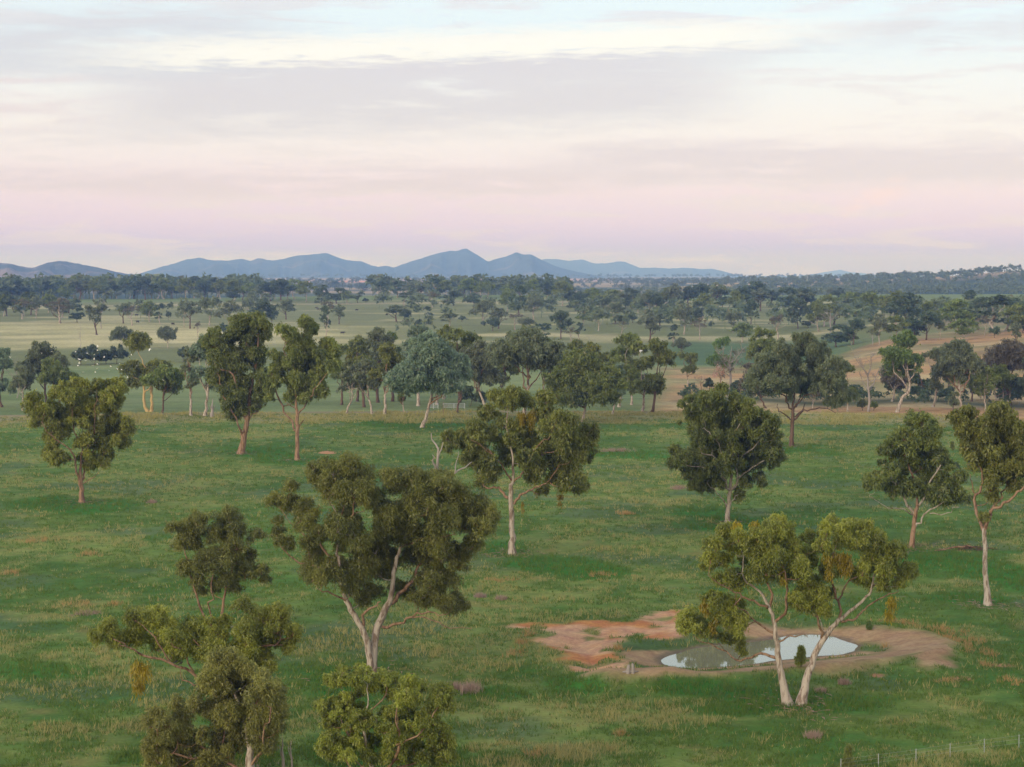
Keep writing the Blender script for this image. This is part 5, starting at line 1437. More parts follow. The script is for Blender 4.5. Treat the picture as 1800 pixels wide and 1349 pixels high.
GA, GB, GC, GD = 'trees on the straw coloured slope', 'trees in the middle distance', 'trees on the brown eastern slope', 'trees along the valley crest'
FAR = [
 # foot x, y, top, width, kind, label, group
 (12, 556, 511, 34, 'round0', 'dark round tree cut by the picture edge, above the straw coloured slope', GA),
 (43, 556, 520, 24, 'green1', 'small green tree next to the dark round one at the picture edge', GA),
 (63, 560, 520, 26, 'grey0', 'open grey tree with a pale trunk under the low purple hill', GA),
 (105, 569, 521, 50, 'thin1', 'broad brownish tree, widest on the straw coloured slope', GA),
 (106, 568, 526, 44, 'vase1', 'grey vase shaped tree merged with the broad brownish one', GA),
 (136, 567, 540, 24, 'round1', 'small dark tree beside the broad brownish one', GA),
 (170, 589, 526, 40, 'vase0', 'dark tree narrowing to a point at its foot, alone on the straw slope', GA),
 (178, 578, 520, 18, 'dead0', 'bare forked top behind the pointed dark tree', GA),
 (217, 569, 529, 32, 'vase2', 'grey tree, first of a row of three beyond the pointed dark tree', GA),
 (232, 573, 535, 34, 'thin0', 'brownish tree, middle of a row of three beyond the pointed dark tree', GA),
 (263, 566, 528, 32, 'green0', 'green tree, last of a row of three beyond the pointed dark tree', GA),
 (282, 570, 533, 22, 'tall0', 'narrow dark tree standing by a black cow', GA),
 (296, 563, 545, 9, 'bush0', 'very small bush beside the narrow dark tree', GA),
 (324, 576, 520, 24, 'grey1', 'pale trunked tree behind a dark pointed one', GA),
 (334, 578, 527, 36, 'vase1', 'dark blue tree pointed at the foot, second such on the straw slope', GA),
 (368, 572, 517, 42, 'grey2', 'large round grey tree on a forked white trunk', GA),
 (402, 580, 526, 42, 'grey0', 'grey tree behind the top of the leaning trunked eucalypt', GA),
 (348, 596, 563, 17, 'thin2', 'tiny thin tree above the blue green tree', GA),
 (395, 590, 566, 22, 'bush1', 'grey bush beside the top of the leaning trunked eucalypt', GA),
 (436, 562, 520, 30, 'grey1', 'grey tree directly behind the tallest crown of the close pair', GA),
 (462, 576, 526, 44, 'round2', 'dark tree between the two crowns of the close pair', GA),
 (478, 570, 540, 26, 'bush2', 'dark bush in the gap between the close pair', GA),
 (503, 562, 524, 32, 'vase2', 'oval dark tree hanging above the slender eucalypt', GA),
 (573, 598, 536, 21, 'tall1', 'tall narrow dark tree at the shoulder of the slender eucalypt', GA),
 (576, 566, 528, 36, 'thin1', 'brown tree above the tall narrow dark one', GA),
 (596, 570, 534, 26, 'vase0', 'black green pointed tree beside the tall narrow dark one', GA),
 (565, 533, 500, 26, 'round0', 'dark tree, west end of a clump of three on the green flat', GA),
 (592, 534, 505, 32, 'round1', 'dark tree, middle of a clump of three on the green flat', GA),
 (611, 534, 510, 24, 'green2', 'green tree, east end of a clump of three on the green flat', GA),
 (588, 512, 493, 24, 'round2', 'dark crown above the clump of three on the green flat', GA),
 (538, 531, 492, 32, 'green1', 'dark trunked tree standing free beside the clump of three', GA),
 (500, 522, 493, 24, 'round1', 'round topped tree before the freestanding dark trunked one', GA),
 (637, 514, 498, 19, 'round0', 'lone small tree on the far green field', GA),
 (629, 533, 516, 15, 'vase0', 'small pointed shrub tree on the green flat, first of two', GA),
 (643, 533, 523, 12, 'bush0', 'lowest shrub on the green flat, second of two', GA),
 (697, 566, 535, 42, 'vase1', 'squat fan shaped dark tree alone on the grey green grass', GB),
 (712, 564, 544, 26, 'bush2', 'bush at the side of the squat fan shaped tree', GB),
 (713, 541, 514, 24, 'tall2', 'dark tree below the long tree line, over the pale grass line', GB),
 (752, 566, 538, 20, 'tall0', 'narrow dark tree just beyond the tall pale green crown', GB),
 (760, 541, 511, 30, 'thin0', 'brownish tree before the homestead', GB),
 (797, 538, 510, 32, 'round2', 'round black green tree in front of the homestead', GB),
 (741, 578, 560, 26, 'bush1', 'dark bush behind the tall pale green crown', GB),
 (790, 574, 548, 30, 'grey2', 'grey tree above the dark olive crown', GB),
 (812, 566, 554, 18, 'bush0', 'low bush beside the grey tree above the dark olive crown', GB),
 (832, 545, 514, 30, 'round0', 'dark tree just east of the homestead', GB),
 (850, 572, 526, 44, 'grey0', 'large grey tree of the middle distance below the homestead shed', GB),
 (876, 578, 538, 34, 'vase2', 'grey pointed tree beside the large grey one', GB),
 (866, 582, 556, 30, 'bush1', 'bush below the large grey tree', GB),
 (892, 548, 506, 28, 'green0', 'green tree beyond the homestead shed', GB),
 (912, 556, 500, 40, 'round1', 'big dark tree over the towering crown of the fan limbed tree', GB),
 (938, 562, 516, 36, 'grey1', 'grey tree beside the big dark one', GB),
 (905, 580, 548, 34, 'thin2', 'thin brown tree behind the towering crown', GB),
 (925, 590, 556, 30, 'grey2', 'pale grey tree right behind the towering crown', GB),
 (956, 603, 568, 27, 'tall2', 'dark oval tree standing free beside the towering crown', GB),
 (986, 596, 544, 36, 'round2', 'dark tree, taller of two near the free oval one', GB),
 (1019, 599, 566, 18, 'tall1', 'small black tree with a visible short trunk on pale grass', GB),
 (1004, 600, 574, 24, 'thin1', 'faded tree between the two black ones', GB),
 (1025, 572, 548, 26, 'green2', 'green tree above the small black one', GB),
 (1052, 582, 540, 32, 'grey0', 'pale grey tree with pale pointed foot in the middle distance', GB),
 (988, 538, 491, 32, 'green1', 'tall green tree on the pale grass line', GB),
 (1017, 548, 511, 26, 'round0', 'dark spreading tree with a thin trunk on the pale grass line', GB),
 (1031, 541, 513, 20, 'green0', 'small green tree on the pale grass line', GB),
 (1056, 546, 517, 22, 'vase1', 'leaning tree on the pale grass line', GB),
 (1082, 570, 528, 36, 'vase2', 'grey fan shaped tree, clearest of the middle distance', GB),
 (1092, 588, 562, 30, 'thin0', 'brownish low tree below the grey fan shaped one', GB),
 (1112, 568, 548, 24, 'bush0', 'small bush right of the grey fan shaped tree', GB),
 (1112, 545, 515, 34, 'round1', 'dark spreading crown behind the grey fan shaped tree', GB),
 (1140, 552, 513, 38, 'round2', 'dark tree over the dead fallen tree', GB),
 (1142, 600, 548, 44, 'vase0', 'large dark tree pointed at its foot behind the brown slope trees', GB),
 (1160, 574, 540, 36, 'round0', 'dark tree behind the large pointed one', GB),
 (1185, 606, 570, 24, 'tall0', 'dark tree with a small bush shape, before the green meadow', GB),
 (1202, 588, 530, 44, 'grey1', 'tall grey tree with a pale straight trunk on the green meadow', GB),
 (1230, 598, 556, 32, 'thin1', 'brown tree on the green meadow with a dark foot', GB),
 (1222, 574, 528, 28, 'round1', 'dark tree behind the tall grey one on the meadow', GB),
 (1250, 578, 563, 9, 'bush1', 'very small tree alone on the green meadow', GB),
 (1304, 602, 566, 40, 'green0', 'blue green tree at the top of the brown slope, above the grey leafless tree', GB),
 (1288, 584, 546, 30, 'grey2', 'grey tree behind the blue green one at the top of the brown slope', GB),
 (1320, 570, 524, 26, 'round2', 'dark round tree with its own gap below, in the long row', GB),
 (1368, 596, 549, 44, 'thin2', 'wide greyish tree over the spreading box tree', GB),
 (1403, 578, 522, 36, 'round0', 'tall dark tree over the spreading box tree', GB),
 (1421, 577, 556, 20, 'round1', 'low dark tree beside the wide greyish one', GB),
 (1459, 585, 541, 30, 'dead0', 'big pale leafless tree in front of the long dark row', GB),
 (1470, 610, 570, 48, 'round1', 'darkest low tree under the pale leafless tree', GB),
 (1500, 606, 558, 40, 'round2', 'dark tree in the long row beside the pale leafless tree', GB),
 (1497, 606, 582, 20, 'green2', 'small light green tree in front of the long dark row', GB),
 (1546, 607, 549, 36, 'grey1', 'tree with a bright bare trunk at the edge of the brown slope', GC),
 (1534, 607, 572, 16, 'dead0', 'thin bare trunk beside the bright trunked tree', GC),
 (1575, 602, 552, 40, 'green1', 'green tree beside the bright trunked one', GC),
 (1606, 598, 556, 34, 'round0', 'dark tree in the long row above the open bright green one', GC),
 (1628, 598, 546, 50, 'round2', 'wide dark crowned tree on two pale trunks', GC),
 (1652, 597, 560, 22, 'grey0', 'narrow grey tree beside the wide dark crowned one', GC),
 (1692, 598, 559, 54, 'green0', 'broad green tree on top of the brown slope', GC),
 (1730, 592, 552, 24, 'thin0', 'thin pale tree high on the brown slope', GC),
 (1748, 594, 572, 22, 'bush2', 'round green bush high on the brown slope', GC),
 (1785, 610, 564, 26, 'vase0', 'dark leaning tree shaped like a club on the brown slope', GC),
 (1798, 586, 548, 30, 'round1', 'dark tree at the picture edge above the club shaped one', GC),
 (1459, 524, 504, 14, 'grey1', 'small tree with a pale trunk, on the green crest', GD),
 (1474, 528, 506, 26, 'round0', 'dark tree pair mate on the green crest', GD),
 (1530, 527, 511, 17, 'round1', 'small dark tree alone on the green crest', GD),
 (1268, 532, 500, 18, 'grey2', 'slim tree sticking up over the green crest', GD),
 (1330, 520, 500, 18, 'green1', 'flat topped tree on the green crest with a thin stem', GD),
]
for row in FAR:
    far_tree(*row[:5], row[5], row[6])

# the long tree lines: each tree a thing
KIND_WORDS = dict(round='round dark', green='spreading green', vase='pointed footed grey', tall='tall narrow dark', grey='open grey', thin='thin brownish')
def row_of_trees(seed, n, x0, x1, y0, y1, h, kinds, line, places, group):
    rr = random.Random(seed)
    for i in range(n):
        px = x0 + (x1 - x0) * (i + rr.uniform(-.4, .4) + .5) / n
        if seed == 3:
            for hx in (800, 873):
                if abs(px - hx) < 15: px = hx + 17 * (1 if px > hx else -1)
        t = rr.random()
        py = y0 + (y1 - y0) * t
        b = gp(px, py); m = b[1] / FPX
        f = rr.uniform(0.72, 1.15); hh = h * f
        k = rr.choice(kinds)
        pl = [p for xl, p in places if px >= xl][-1]
        sz = 'low ' if f < .84 else ('high ' if f > 1.03 else '')
        far_tree(px, py, hh, hh * rr.uniform(0.75, 1.15), k, sz + KIND_WORDS[k[:-1]] + ' eucalypt in the ' + line + ', ' + pl, group, pos=b)
DKS = ['round0', 'round1', 'round2', 'green0', 'green1', 'green2', 'vase0', 'tall0']
row_of_trees(1, 29, -10, 400, 524.5, 527.5, 17.5, DKS, 'dense tree line', [(-99, 'at the picture edge'), (60, 'under the low hilltop'), (145, 'under the hill slope'), (225, 'under the skyline gap'), (300, 'under the rounded ridge')], 'dense dark tree line')
row_of_trees(2, 12, 400, 520, 523, 530, 16, DKS + ['grey0'], 'thinning tree line', [(0, 'over the leaning trunked tree'), (460, 'over the slender tree')], 'thinning end of the tree line')
row_of_trees(3, 23, 665, 1005, 518, 527, 15, DKS, 'homestead tree line', [(0, 'west end'), (735, 'just before the house'), (800, 'between house and shed'), (875, 'past the shed'), (945, 'east end')], 'tree line around the homestead')
row_of_trees(4, 12, 1000, 1130, 536, 556, 13.5, DKS + ['grey0', 'thin1'], 'scatter below the pale line', [(0, 'first half'), (1065, 'second half')], 'scattered trees below the pale grass line')
row_of_trees(5, 18, 1130, 1430, 538, 560, 16, DKS + ['grey1'], 'long meadow row', [(0, 'over the black trunked tree'), (1220, 'over the leafless tree'), (1310, 'over the spreading box')], 'long row across the meadow')
row_of_trees(6, 20, 1425, 1810, 552, 590, 16, DKS + ['grey0', 'grey2', 'green1'], 'wood above the slope', [(0, 'by the bare tree'), (1520, 'by the bright trunk'), (1610, 'over the wide crown'), (1700, 'at the picture edge')], 'wood above the brown slope')
row_of_trees(7, 10, -10, 130, 548, 562, 13, DKS + ['grey0', 'thin0'], 'hazy straw slope end', [(-99, 'edge side'), (60, 'inner side')], 'hazy end of the straw slope')
print('far things', sum(1 for o in bpy.data.objects if o.name.startswith('eucalyptus_tree')))

# ------------------------------------------------------------------ woods beyond counting: valley, hill and plain
def wood_template(seed, tris):
    r = np.random.default_rng(seed)
    cs = np.array([[0, 0, 8.5], [2.5, .5, 7], [-2.5, -1, 7.2], [.5, 2.4, 8], [-.6, -2.4, 9.2], [1.5, -1.5, 10.2]]) + r.normal(0, .6, (6, 3))
    V, F = leaves(r, cs, np.array([3.2, 2.4, 2.4, 2.5, 2.4, 2.2]), tris / 42.0, 2.7, 1.8, False, .3, .5)
    st = np.array([[-.25, 0, 0], [.25, 0, 0], [0, .1, 7.0]])
    return np.vstack([V, st])
TEMPL = [wood_template(50 + i, 64) for i in range(6)]
def woods(name, label, pts, seed, mat, hs=(0.75, 1.2)):
    r = np.random.default_rng(seed)
    out = []
    for (x, y) in pts:
        t = TEMPL[r.integers(6)]; a = r.uniform(0, 6.28); s = r.uniform(*hs); k = s * r.uniform(.9, 1.35)
        ca, sa = math.cos(a) * k, math.sin(a) * k
        out.append(np.stack([t[:, 0] * ca - t[:, 1] * sa + x, t[:, 0] * sa + t[:, 1] * ca + y, t[:, 2] * s], 1))
    Z = terr(np.array([p[0] for p in pts]), np.array([p[1] for p in pts]))
    for v, z in zip(out, Z): v[:, 2] += z
    V = np.concatenate(out)
    return tag(mesh_obj(name, V, np.arange(len(V)).reshape(-1, 3), mat), label, None, None, 'stuff')
def scatter(seed, n, d0, d1, a0, a1, dens):
    r = np.random.default_rng(seed); out = []
    while len(out) < n:
        d = math.sqrt(r.uniform(d0 * d0, d1 * d1)); a = r.uniform(a0, a1)
        x, y = d * math.sin(a), d * math.cos(a)
        if r.random() < dens(x, y, d, a): out.append((x, y))
    return out
cl = lambda s, th: (lambda x, y, d, a: 1.0 if float(fbm(np.array([x]), np.array([y]), 260, 3, s)[0]) > th else 0.12)
woods('woods', 'dense dark woods behind the tree line under the purple hill', scatter(21, 260, 1690, 1980, -0.29, -0.125, lambda x, y, d, a: 1), 21, LEAF['wood'], (1.3, 1.9))
woods('woods', 'woods behind the homestead', scatter(22, 90, 1720, 1960, -0.07, 0.03, lambda x, y, d, a: 1), 22, LEAF['wood'], (1.2, 1.7))
woods('woods', 'woods closing the valley above the brown slope', scatter(23, 110, 960, 1230, 0.165, 0.30, cl(31, .42)), 23, LEAF['wood'], (0.75, 1.1))
woods('woods', 'open woods across the meadow', scatter(24, 40, 1000, 1350, 0.06, 0.16, cl(32, .45)), 24, LEAF['wood'], (0.7, 1.0))
woods('woods', 'open bush of the middle distance', scatter(41, 70, 930, 1560, -0.09, 0.085, cl(33, .46)), 41, LEAF['wood'], (0.6, 1.0))
woods('woods', 'thin bush on the grey green flats under the tree line', scatter(42, 25, 1150, 1600, -0.27, -0.09, cl(34, .5)), 42, LEAF['wood'], (0.6, 0.95))
woods('creek_scrub', 'low dark scrub along the creek bed', [(x_ , y_ ) for x_, y_ in scatter(43, 150, 512, 546, 0.085, 0.30, lambda x, y, d, a: 1)], 43, LEAF['dark'], (0.16, 0.34))
woods('woods', 'hazy blue woods in the valley behind the crest', scatter(1, 480, 1950, 2900, -0.05, 0.29, cl(5, .47)), 11, LEAF['wood'])
woods('woods', 'blue woods on the face of the long hill', scatter(2, 620, 2300, 3250, 0.10, 0.29, cl(6, .46)), 12, LEAF['wood'])
woods('woods', 'trees along the top of the long hill', scatter(3, 300, 3200, 4600, 0.05, 0.29, cl(7, .52)), 13, LEAF['wood'])
woods('woods', 'hazy woods on the plain before the mountains', scatter(4, 800, 3000, 5600, -0.29, 0.12, cl(8, .50)), 14, LEAF['wood'], (.8, 1.3))
woods('woods', 'woods at the foot of the mountains', scatter(5, 420, 7600, 9300, -0.29, 0.2, cl(9, .5)), 15, LEAF['wood'], (1.0, 1.7))


# ------------------------------------------------------------------ grass that stands up from the near paddock
def blades(rng, P, n, h, wd, spread, lean=0.35):
    """n blades at each foot P (k,3)"""
    k = len(P)
    idx = np.repeat(np.arange(k), n); m = len(idx)
    h = np.repeat(np.broadcast_to(h, (k,)), n) * rng.uniform(0.55, 1.1, m)
    sp = np.repeat(np.broadcast_to(spread, (k,)), n)
    th = rng.uniform(0, 6.28, m); rr = np.sqrt(rng.random(m)) * sp
    B = P[idx] + np.stack([rr * np.cos(th), rr * np.sin(th), np.full(m, -0.02)], 1)
    ln = rng.normal(0, lean, (m, 2))
    tip = B + np.stack([ln[:, 0] * h + 0.3 * rr * np.cos(th), ln[:, 1] * h + 0.3 * rr * np.sin(th), h], 1)
    a = rng.uniform(0, 3.14, m); wv = np.stack([np.cos(a), np.sin(a) * .6, a * 0], 1) * np.repeat(np.broadcast_to(wd, (k,)), n)[:, None] / 2
    V = np.stack([B - wv * 1.2, B + wv * 1.2, tip], 1).reshape(-1, 3)
    return V, np.arange(3 * m).reshape(-1, 3)


def grass_mat(name, c, c2):
    m, b, p, o = new_mat(name)
    isl = b.n('ShaderNodeNewGeometry').outputs['Random Per Island']
    pos = b.n('ShaderNodeNewGeometry').outputs['Position']
    n = b.noise(pos, 0.16, 3.0, 0.6)
    f = b.m('ADD', b.m('MULTIPLY', isl, 0.6), b.m('MULTIPLY', b.m('SUBTRACT', n, .3), 1.0), clamp=True)
    col = b.mix(f, c, c2)
    b.put(p.inputs['Base Color'], col); p.inputs['Roughness'].default_value = 0.7; p.inputs['Specular IOR Level'].default_value = 0.15
    tr = b.n('ShaderNodeBsdfTranslucent'); b.put(tr.inputs[0], col)
    mx = b.n('ShaderNodeMixShader'); mx.inputs[0].default_value = 0.35
    m.node_tree.links.new(p.outputs[0], mx.inputs[1]); m.node_tree.links.new(tr.outputs[0], mx.inputs[2]); m.node_tree.links.new(mx.outputs[0], o.inputs['Surface'])
    return m
GM = {'green': grass_mat('grass_green', (.052, .118, .021), (.135, .190, .040)), 'straw': grass_mat('grass_straw', (.22, .205, .070), (.37, .345, .145)),
      'rust': grass_mat('grass_rust', (.30, .19, .075), (.42, .29, .13)), 'mauve': grass_mat('grass_mauve', (.24, .17, .135), (.40, .30, .25))}

rg = np.random.default_rng(2024)
def sow(n):
    # even in the picture rather than in the field would thin out near; weight towards the near ground
    d = 118 + (432 - 118) * rg.random(n) ** 1.7
    a = rg.uniform(-0.275, 0.275, n)
    x, y = d * np.sin(a), d * np.cos(a)
    dry, lush = near_fields(x, y)
    near = (d > 118) & (d < 240) & (x > PADX[0]) & (x < PADX[1])
    bare = np.zeros(n); wet = np.full(n, 99.0)
    ba, bc, mud, p = dam_fields(x[near], y[near])
    bare[near] = np.maximum(np.maximum(ba, bc), mud); wet[near] = p
    ok = (bare < 0.35) & (wet > 0.5)
    return x[ok], y[ok], dry[ok], lush[ok], d[ok]
x, y, dry, lush, d = sow(100000)
clump = fbm(x, y, 3.2, 3, 301)
P = np.stack([x, y, terr(x, y)], 1)
isdry = rg.random(len(x)) < np.clip(dry * 0.62 + 0.07, 0, 0.8) * (1 - .85 * lush)
grow_ = clump + 0.25 * rg.random(len(x)) > 0.5
# straw tussocks
k = isdry & grow_
tall = 0.24 + 0.42 * sstep(clump[k], .45, .7) * rg.uniform(.5, 1.1, k.sum())
V1, F1 = blades(rg, P[k], 5, tall, 0.028 + d[k] * 0.00019, 0.22 + 0.22 * rg.random(k.sum()))
tag(mesh_obj('dry_grass', V1, F1, GM['straw']), 'straw coloured grass tufts over the paddock', None, None, 'stuff')
k = (~isdry) & (grow_ | (lush > .5))
hh = 0.16 + 0.24 * rg.random(k.sum()) + 0.14 * lush[k]
V1, F1 = blades(rg, P[k], 5, hh, 0.032 + d[k] * 0.00022, 0.34)
tag(mesh_obj('green_grass', V1, F1, GM['green']), 'green grass and weeds over the paddock', None, None, 'stuff')
# taller grass where the paddock tips over its edge
n_ = 9000
d_ = rg.uniform(404, 441, n_); a_ = rg.uniform(-.275, .275, n_); x_, y_ = d_ * np.sin(a_), d_ * np.cos(a_)
k_ = fbm(x_, y_, 7, 3, 411) > .45
P3 = np.column_stack([x_, y_, terr(x_, y_)])[k_]
V1, F1 = blades(rg, P3, 6, .35 + .75 * sstep(fbm(x_, y_, 4, 3, 412), .45, .7)[k_], .13, .6)
tag(mesh_obj('dry_grass', V1, F1, GM['straw']), 'tall pale grass along the far edge of the paddock', None, None, 'stuff')
# rusty dry grass on the outer slope of the dam and a few spots elsewhere
spots = [(1330, 1182, 50, 3), (1440, 1172, 40, 3), (1530, 1160, 30, 3), (1600, 1098, 22, 4), (1640, 1106, 26, 5), (1680, 1113, 28, 6), (1710, 1128, 24, 6), (1672, 1130, 26, 8), (1700, 1142, 24, 8), (1640, 1138, 16, 5), (1560, 1092, 22, 3), (1580, 1128, 14, 4), (1560, 1135, 12, 3),
         (1450, 1180, 50, 5), (1340, 1188, 60, 5), (1240, 1196, 60, 6), (1180, 1196, 40, 5), (1120, 1196, 20, 5), (930, 1117, 14, 7), (918, 1132, 12, 5), (905, 1150, 14, 6), (155, 974, 20, 4), (60, 950, 30, 5), (130, 1060, 30, 5), (200, 1058, 12, 4),
         (1735, 1170, 10, 4), (1740, 1150, 16, 6), (1090, 1290, 12, 4), (870, 1022, 30, 3), (1060, 1012, 40, 4), (1095, 905, 10, 4), (1780, 1200, 20, 7), (1660, 1200, 14, 4), (1090, 1142, 12, 5), (940, 1325, 16, 5), (20, 1005, 20, 5)]
Q = []
for px, py, rx, ry in spots:
    c = flat(px, py); X = rx / FPX * c[1]; Yr = ry * c[1] ** 2 / (CAM_H * FPX)
    n = int(8 + X * Yr * 3)
    t = rg.normal(0, .55, (min(n, 70), 2))
    Q.append(np.stack([c[0] + t[:, 0] * X, c[1] + t[:, 1] * Yr], 1))
Q = np.concatenate(Q)
_, bc_, mud_, p_ = dam_fields(Q[:, 0], Q[:, 1])
Q = Q[(p_ > 0.8) & (bc_ < .6)]
P2 = np.column_stack([Q, terr(Q[:, 0], Q[:, 1])])
V1, F1 = blades(rg, P2, 10, 0.30 + 0.3 * rg.random(len(P2)), 0.055, 0.32, 0.4)
tag(mesh_obj('dry_grass', V1, F1, GM['rust']), 'rust coloured dry grass round the dam bank', None, None, 'stuff')

# single tussocks one can point at
TUS = [(826, 1216, 22, 24, 'large mauve seeding tussock beside the bushy yellow tipped crown'), (800, 1212, 10, 18, 'small mauve tussock touching the bushy yellow tipped crown'),
       (1085, 794, 34, 9, 'long low mauve tussock patch on the paddock behind the clean trunked tree'), (845, 1050, 9, 10, 'mauve tussock below the tall pale trunked tree, first of two'),
       (880, 1054, 9, 10, 'mauve tussock below the tall pale trunked tree, second of two'), (1430, 1296, 11, 18, 'mauve tussock at the lower edge, below the twin stemmed tree'),
       (1442, 1218, 6, 12, 'mauve tussock beside the feet of the twin stemmed tree'), (1484, 1204, 6, 14, 'mauve tussock on the grass below the dam bank'),
       (150, 1076, 26, 7, 'grey mauve tussock patch on the open grass, west side'), (1192, 860, 14, 10, 'mauve tussock near the fan shaped green eucalypt'),
       (268, 884, 7, 9, 'mauve tussock past the lone yellow green eucalypt'), (1105, 906, 9, 7, 'rusty tussock on the open grass between two pale trunks')]
for i, (bx, by, rx, hpx, lb) in enumerate(TUS):
    b = flat(bx, by); b[2] = terr1(b[0], b[1]); m = b[1] / FPX
    r2 = np.random.default_rng(40 + i); nn = int(20 + rx * 1.6)
    q = r2.normal(0, .45, (nn, 2)) * [rx * m, min(rx * m, 1.6)]
    V1, F1 = blades(r2, np.column_stack([q, np.zeros(nn)]), 9, hpx * m * r2.uniform(.6, 1.05, nn), 0.045, 0.3, .22)
    nm_ = 'grass_tussock'
    o = mesh_obj(nm_, V1, F1, GM['mauve'] if i < 11 else GM['rust']); o.location = b
    tag(o, lb, 'tussock', 'seeding grass tussocks')

# saplings and weeds on the near ground
def leafy(bx, by, top, wpx, leaf, label, seed, name='shrub', cat='shrub'):
    b = flat(bx, by); b[2] = terr1(b[0], b[1]); m = b[1] / FPX
    Ht = (by - top) * m
    r4 = np.random.default_rng(seed + 70); Wm = wpx * m
    ts = r4.random(26); th = r4.uniform(0, 6.28, 26); q = r4.random(26) ** .5 * Wm * .36 * (1.15 - ts)
    cs = np.stack([q * np.cos(th), q * np.sin(th), Ht * (.16 + .72 * ts)], 1)
    V4, F4 = leaves(r4, cs, np.full(26, Wm * .24), 2600, .17, .06, False)
    g4 = Geo(); g4.tube([[0, 0, -.05], [.02, 0, Ht * .5], [0, 0, Ht * .9]], [.05, .035, .012], 5)
    rt4 = empty(name, b); g4.build('stem', BARK['dark'], rt4, True); mesh_obj('crown', V4, F4, LEAF[leaf], rt4); tag(rt4, label, cat, 'shrubs on the near paddock')
leafy(1408, 1188, 1149, 25, 'gold', 'bright green sapling growing between the two stems by the dam', 1)
leafy(1528, 1106, 1090, 14, 'bright', 'light green bush on the far bank of the dam', 2)
leafy(1491, 1352, 1304, 26, 'olive', 'upright olive weed bush at the bottom edge below the dam', 3)
leafy(1674, 790, 774, 10, 'green', 'tiny green bush beside the low crowned eucalypt', 4)
leafy(1680, 826, 816, 14, 'dark', 'tiny dark green bush below the tiny green one', 5)

# shed bark and twigs under the big trees
rl = np.random.default_rng(61)
gl_ = []
for ob in [o for o in bpy.data.objects if o.type == 'EMPTY' and o.get('group') == 'eucalypts on the near paddock']:
    bx_, by_ = ob.location.x, ob.location.y
    q = rl.normal(0, 1, (110, 2)) * [1.7, 2.0]
    for u in q:
        X0, Y0_ = bx_ + u[0], by_ + u[1]
        a_ = rl.uniform(0, 3.14); L_ = rl.uniform(.12, .6); w_ = rl.uniform(.02, .055)
        z0 = rl.uniform(.04, .16)
        dx_, dy_ = math.cos(a_) * L_, math.sin(a_) * L_
        gl_.append([[X0 - dx_, Y0_ - dy_, z0], [X0 + dy_ * .1 + w_, Y0_ + w_, z0 + .04], [X0 + dx_, Y0_ + dy_, z0], [X0 - w_, Y0_ - w_, z0 + .02]])
gl_ = np.array(gl_).reshape(-1, 3); gl_[:, 2] += terr(gl_[:, 0], gl_[:, 1])
tag(mesh_obj('leaf_litter', gl_, np.arange(len(gl_)).reshape(-1, 4), plain_mat('shed_bark', (.24, .165, .11), .9, .4, 5)), 'shed bark and twigs lying under the big eucalypts', None, None, 'stuff')

# stump by the dam
b = gp(1104, 1183); m = b[1] / FPX
g1 = Geo(); g1.tube([[0, 0, -.1], [0.02, 0, .25], [.05, .02, .52]], [.2, .15, .11], 9)
g2 = Geo(); g2.tube([[.34, .05, -.1], [.36, .08, .3], [.34, .06, .62]], [.16, .13, .09], 9)
g3 = Geo(); g3.tube([[-.4, 0, .05], [0, -.05, .1], [.75, .1, .08]], [.07, .1, .05], 6)
rt = empty('tree_stump', b)
g1.build('stub', BARK['dead'], rt, True); g2.build('stub', BARK['dead'], rt, True); g3.build('root', BARK['dead'], rt, True)
tag(rt, 'weathered two pronged stump on the dam bank beside the red scrape', 'stump')

# fallen branches
b = flat(1692, 970); b[2] = terr1(b[0], b[1])
g1, g2 = Geo(), Geo(); r3 = np.random.default_rng(9)
p, r = smooth_line([[-3.2, -.5, .1], [-1.6, -.3, .25], [0, 0, .4], [1.4, .2, .35]], [.05, .09, .11, .08], r3, 3, .05); g1.tube(p, r, 6)
for i in range(46):
    s = np.array([r3.uniform(-.6, 2.6), r3.uniform(-.5, .7), r3.uniform(.05, .35)]); e = s + r3.normal(0, .7, 3) * [1.3, .6, .45]; e[2] = abs(e[2])
    g2.tube([s, (s + e) / 2 + [0, 0, .1], e], [.04, .03, .012], 4, False)
rt = empty('fallen_branch', b); g1.build('bough', BARK['red'], rt, True); g2.build('twig', BARK['dark'], rt, True)
tag(rt, 'fallen branch with a heap of dark twigs near the very tall eucalypt', 'fallen branch')
b = gp(1165, 560)
g1 = Geo()
for P_ in ([[-9, 0, .5], [-4, .5, 3], [0, 0, 5], [3, 0, 6.4]], [[-4, .5, 3], [-5, 1, 6], [-4, 1, 8]], [[0, 0, 5], [1, -1, 8.5], [3, -1, 10]]):
    p, r = smooth_line(P_, np.linspace(.55, .14, len(P_)), r3, 3, .04); g1.tube(p, r, 6)
rt = empty('fallen_tree', b); g1.build('trunk', BARK['dead'], rt, True)
tag(rt, 'pale dead tree leaning over among the middle distance trees', 'fallen tree')

# bare dirt mound
b = flat(575, 797); b[2] = terr1(b[0], b[1])
A, R_ = np.meshgrid(np.linspace(0, 2 * math.pi, 22)[:-1], np.linspace(0, 1, 7))
X, Y = R_ * np.cos(A) * 1.7, R_ * np.sin(A) * 2.0
Z = 0.32 * (1 - R_ ** 1.5) * (0.7 + .6 * fbm(X + 3, Y, .6, 3, 8)) - .04
i, j = np.meshgrid(np.arange(6), np.arange(21), indexing='ij'); k = (j + 1) % 21
o = mesh_obj('dirt_mound', np.stack([X, Y, Z], -1).reshape(-1, 3), np.stack([i * 21 + j, i * 21 + k, (i + 1) * 21 + k, (i + 1) * 21 + j], -1).reshape(-1, 4), plain_mat('orange_earth', (.40, .20, .10), .95, .25, 4), None, True)
o.location = b; tag(o, 'small orange earth mound on the grass beside the slender eucalypt', 'dirt mound')

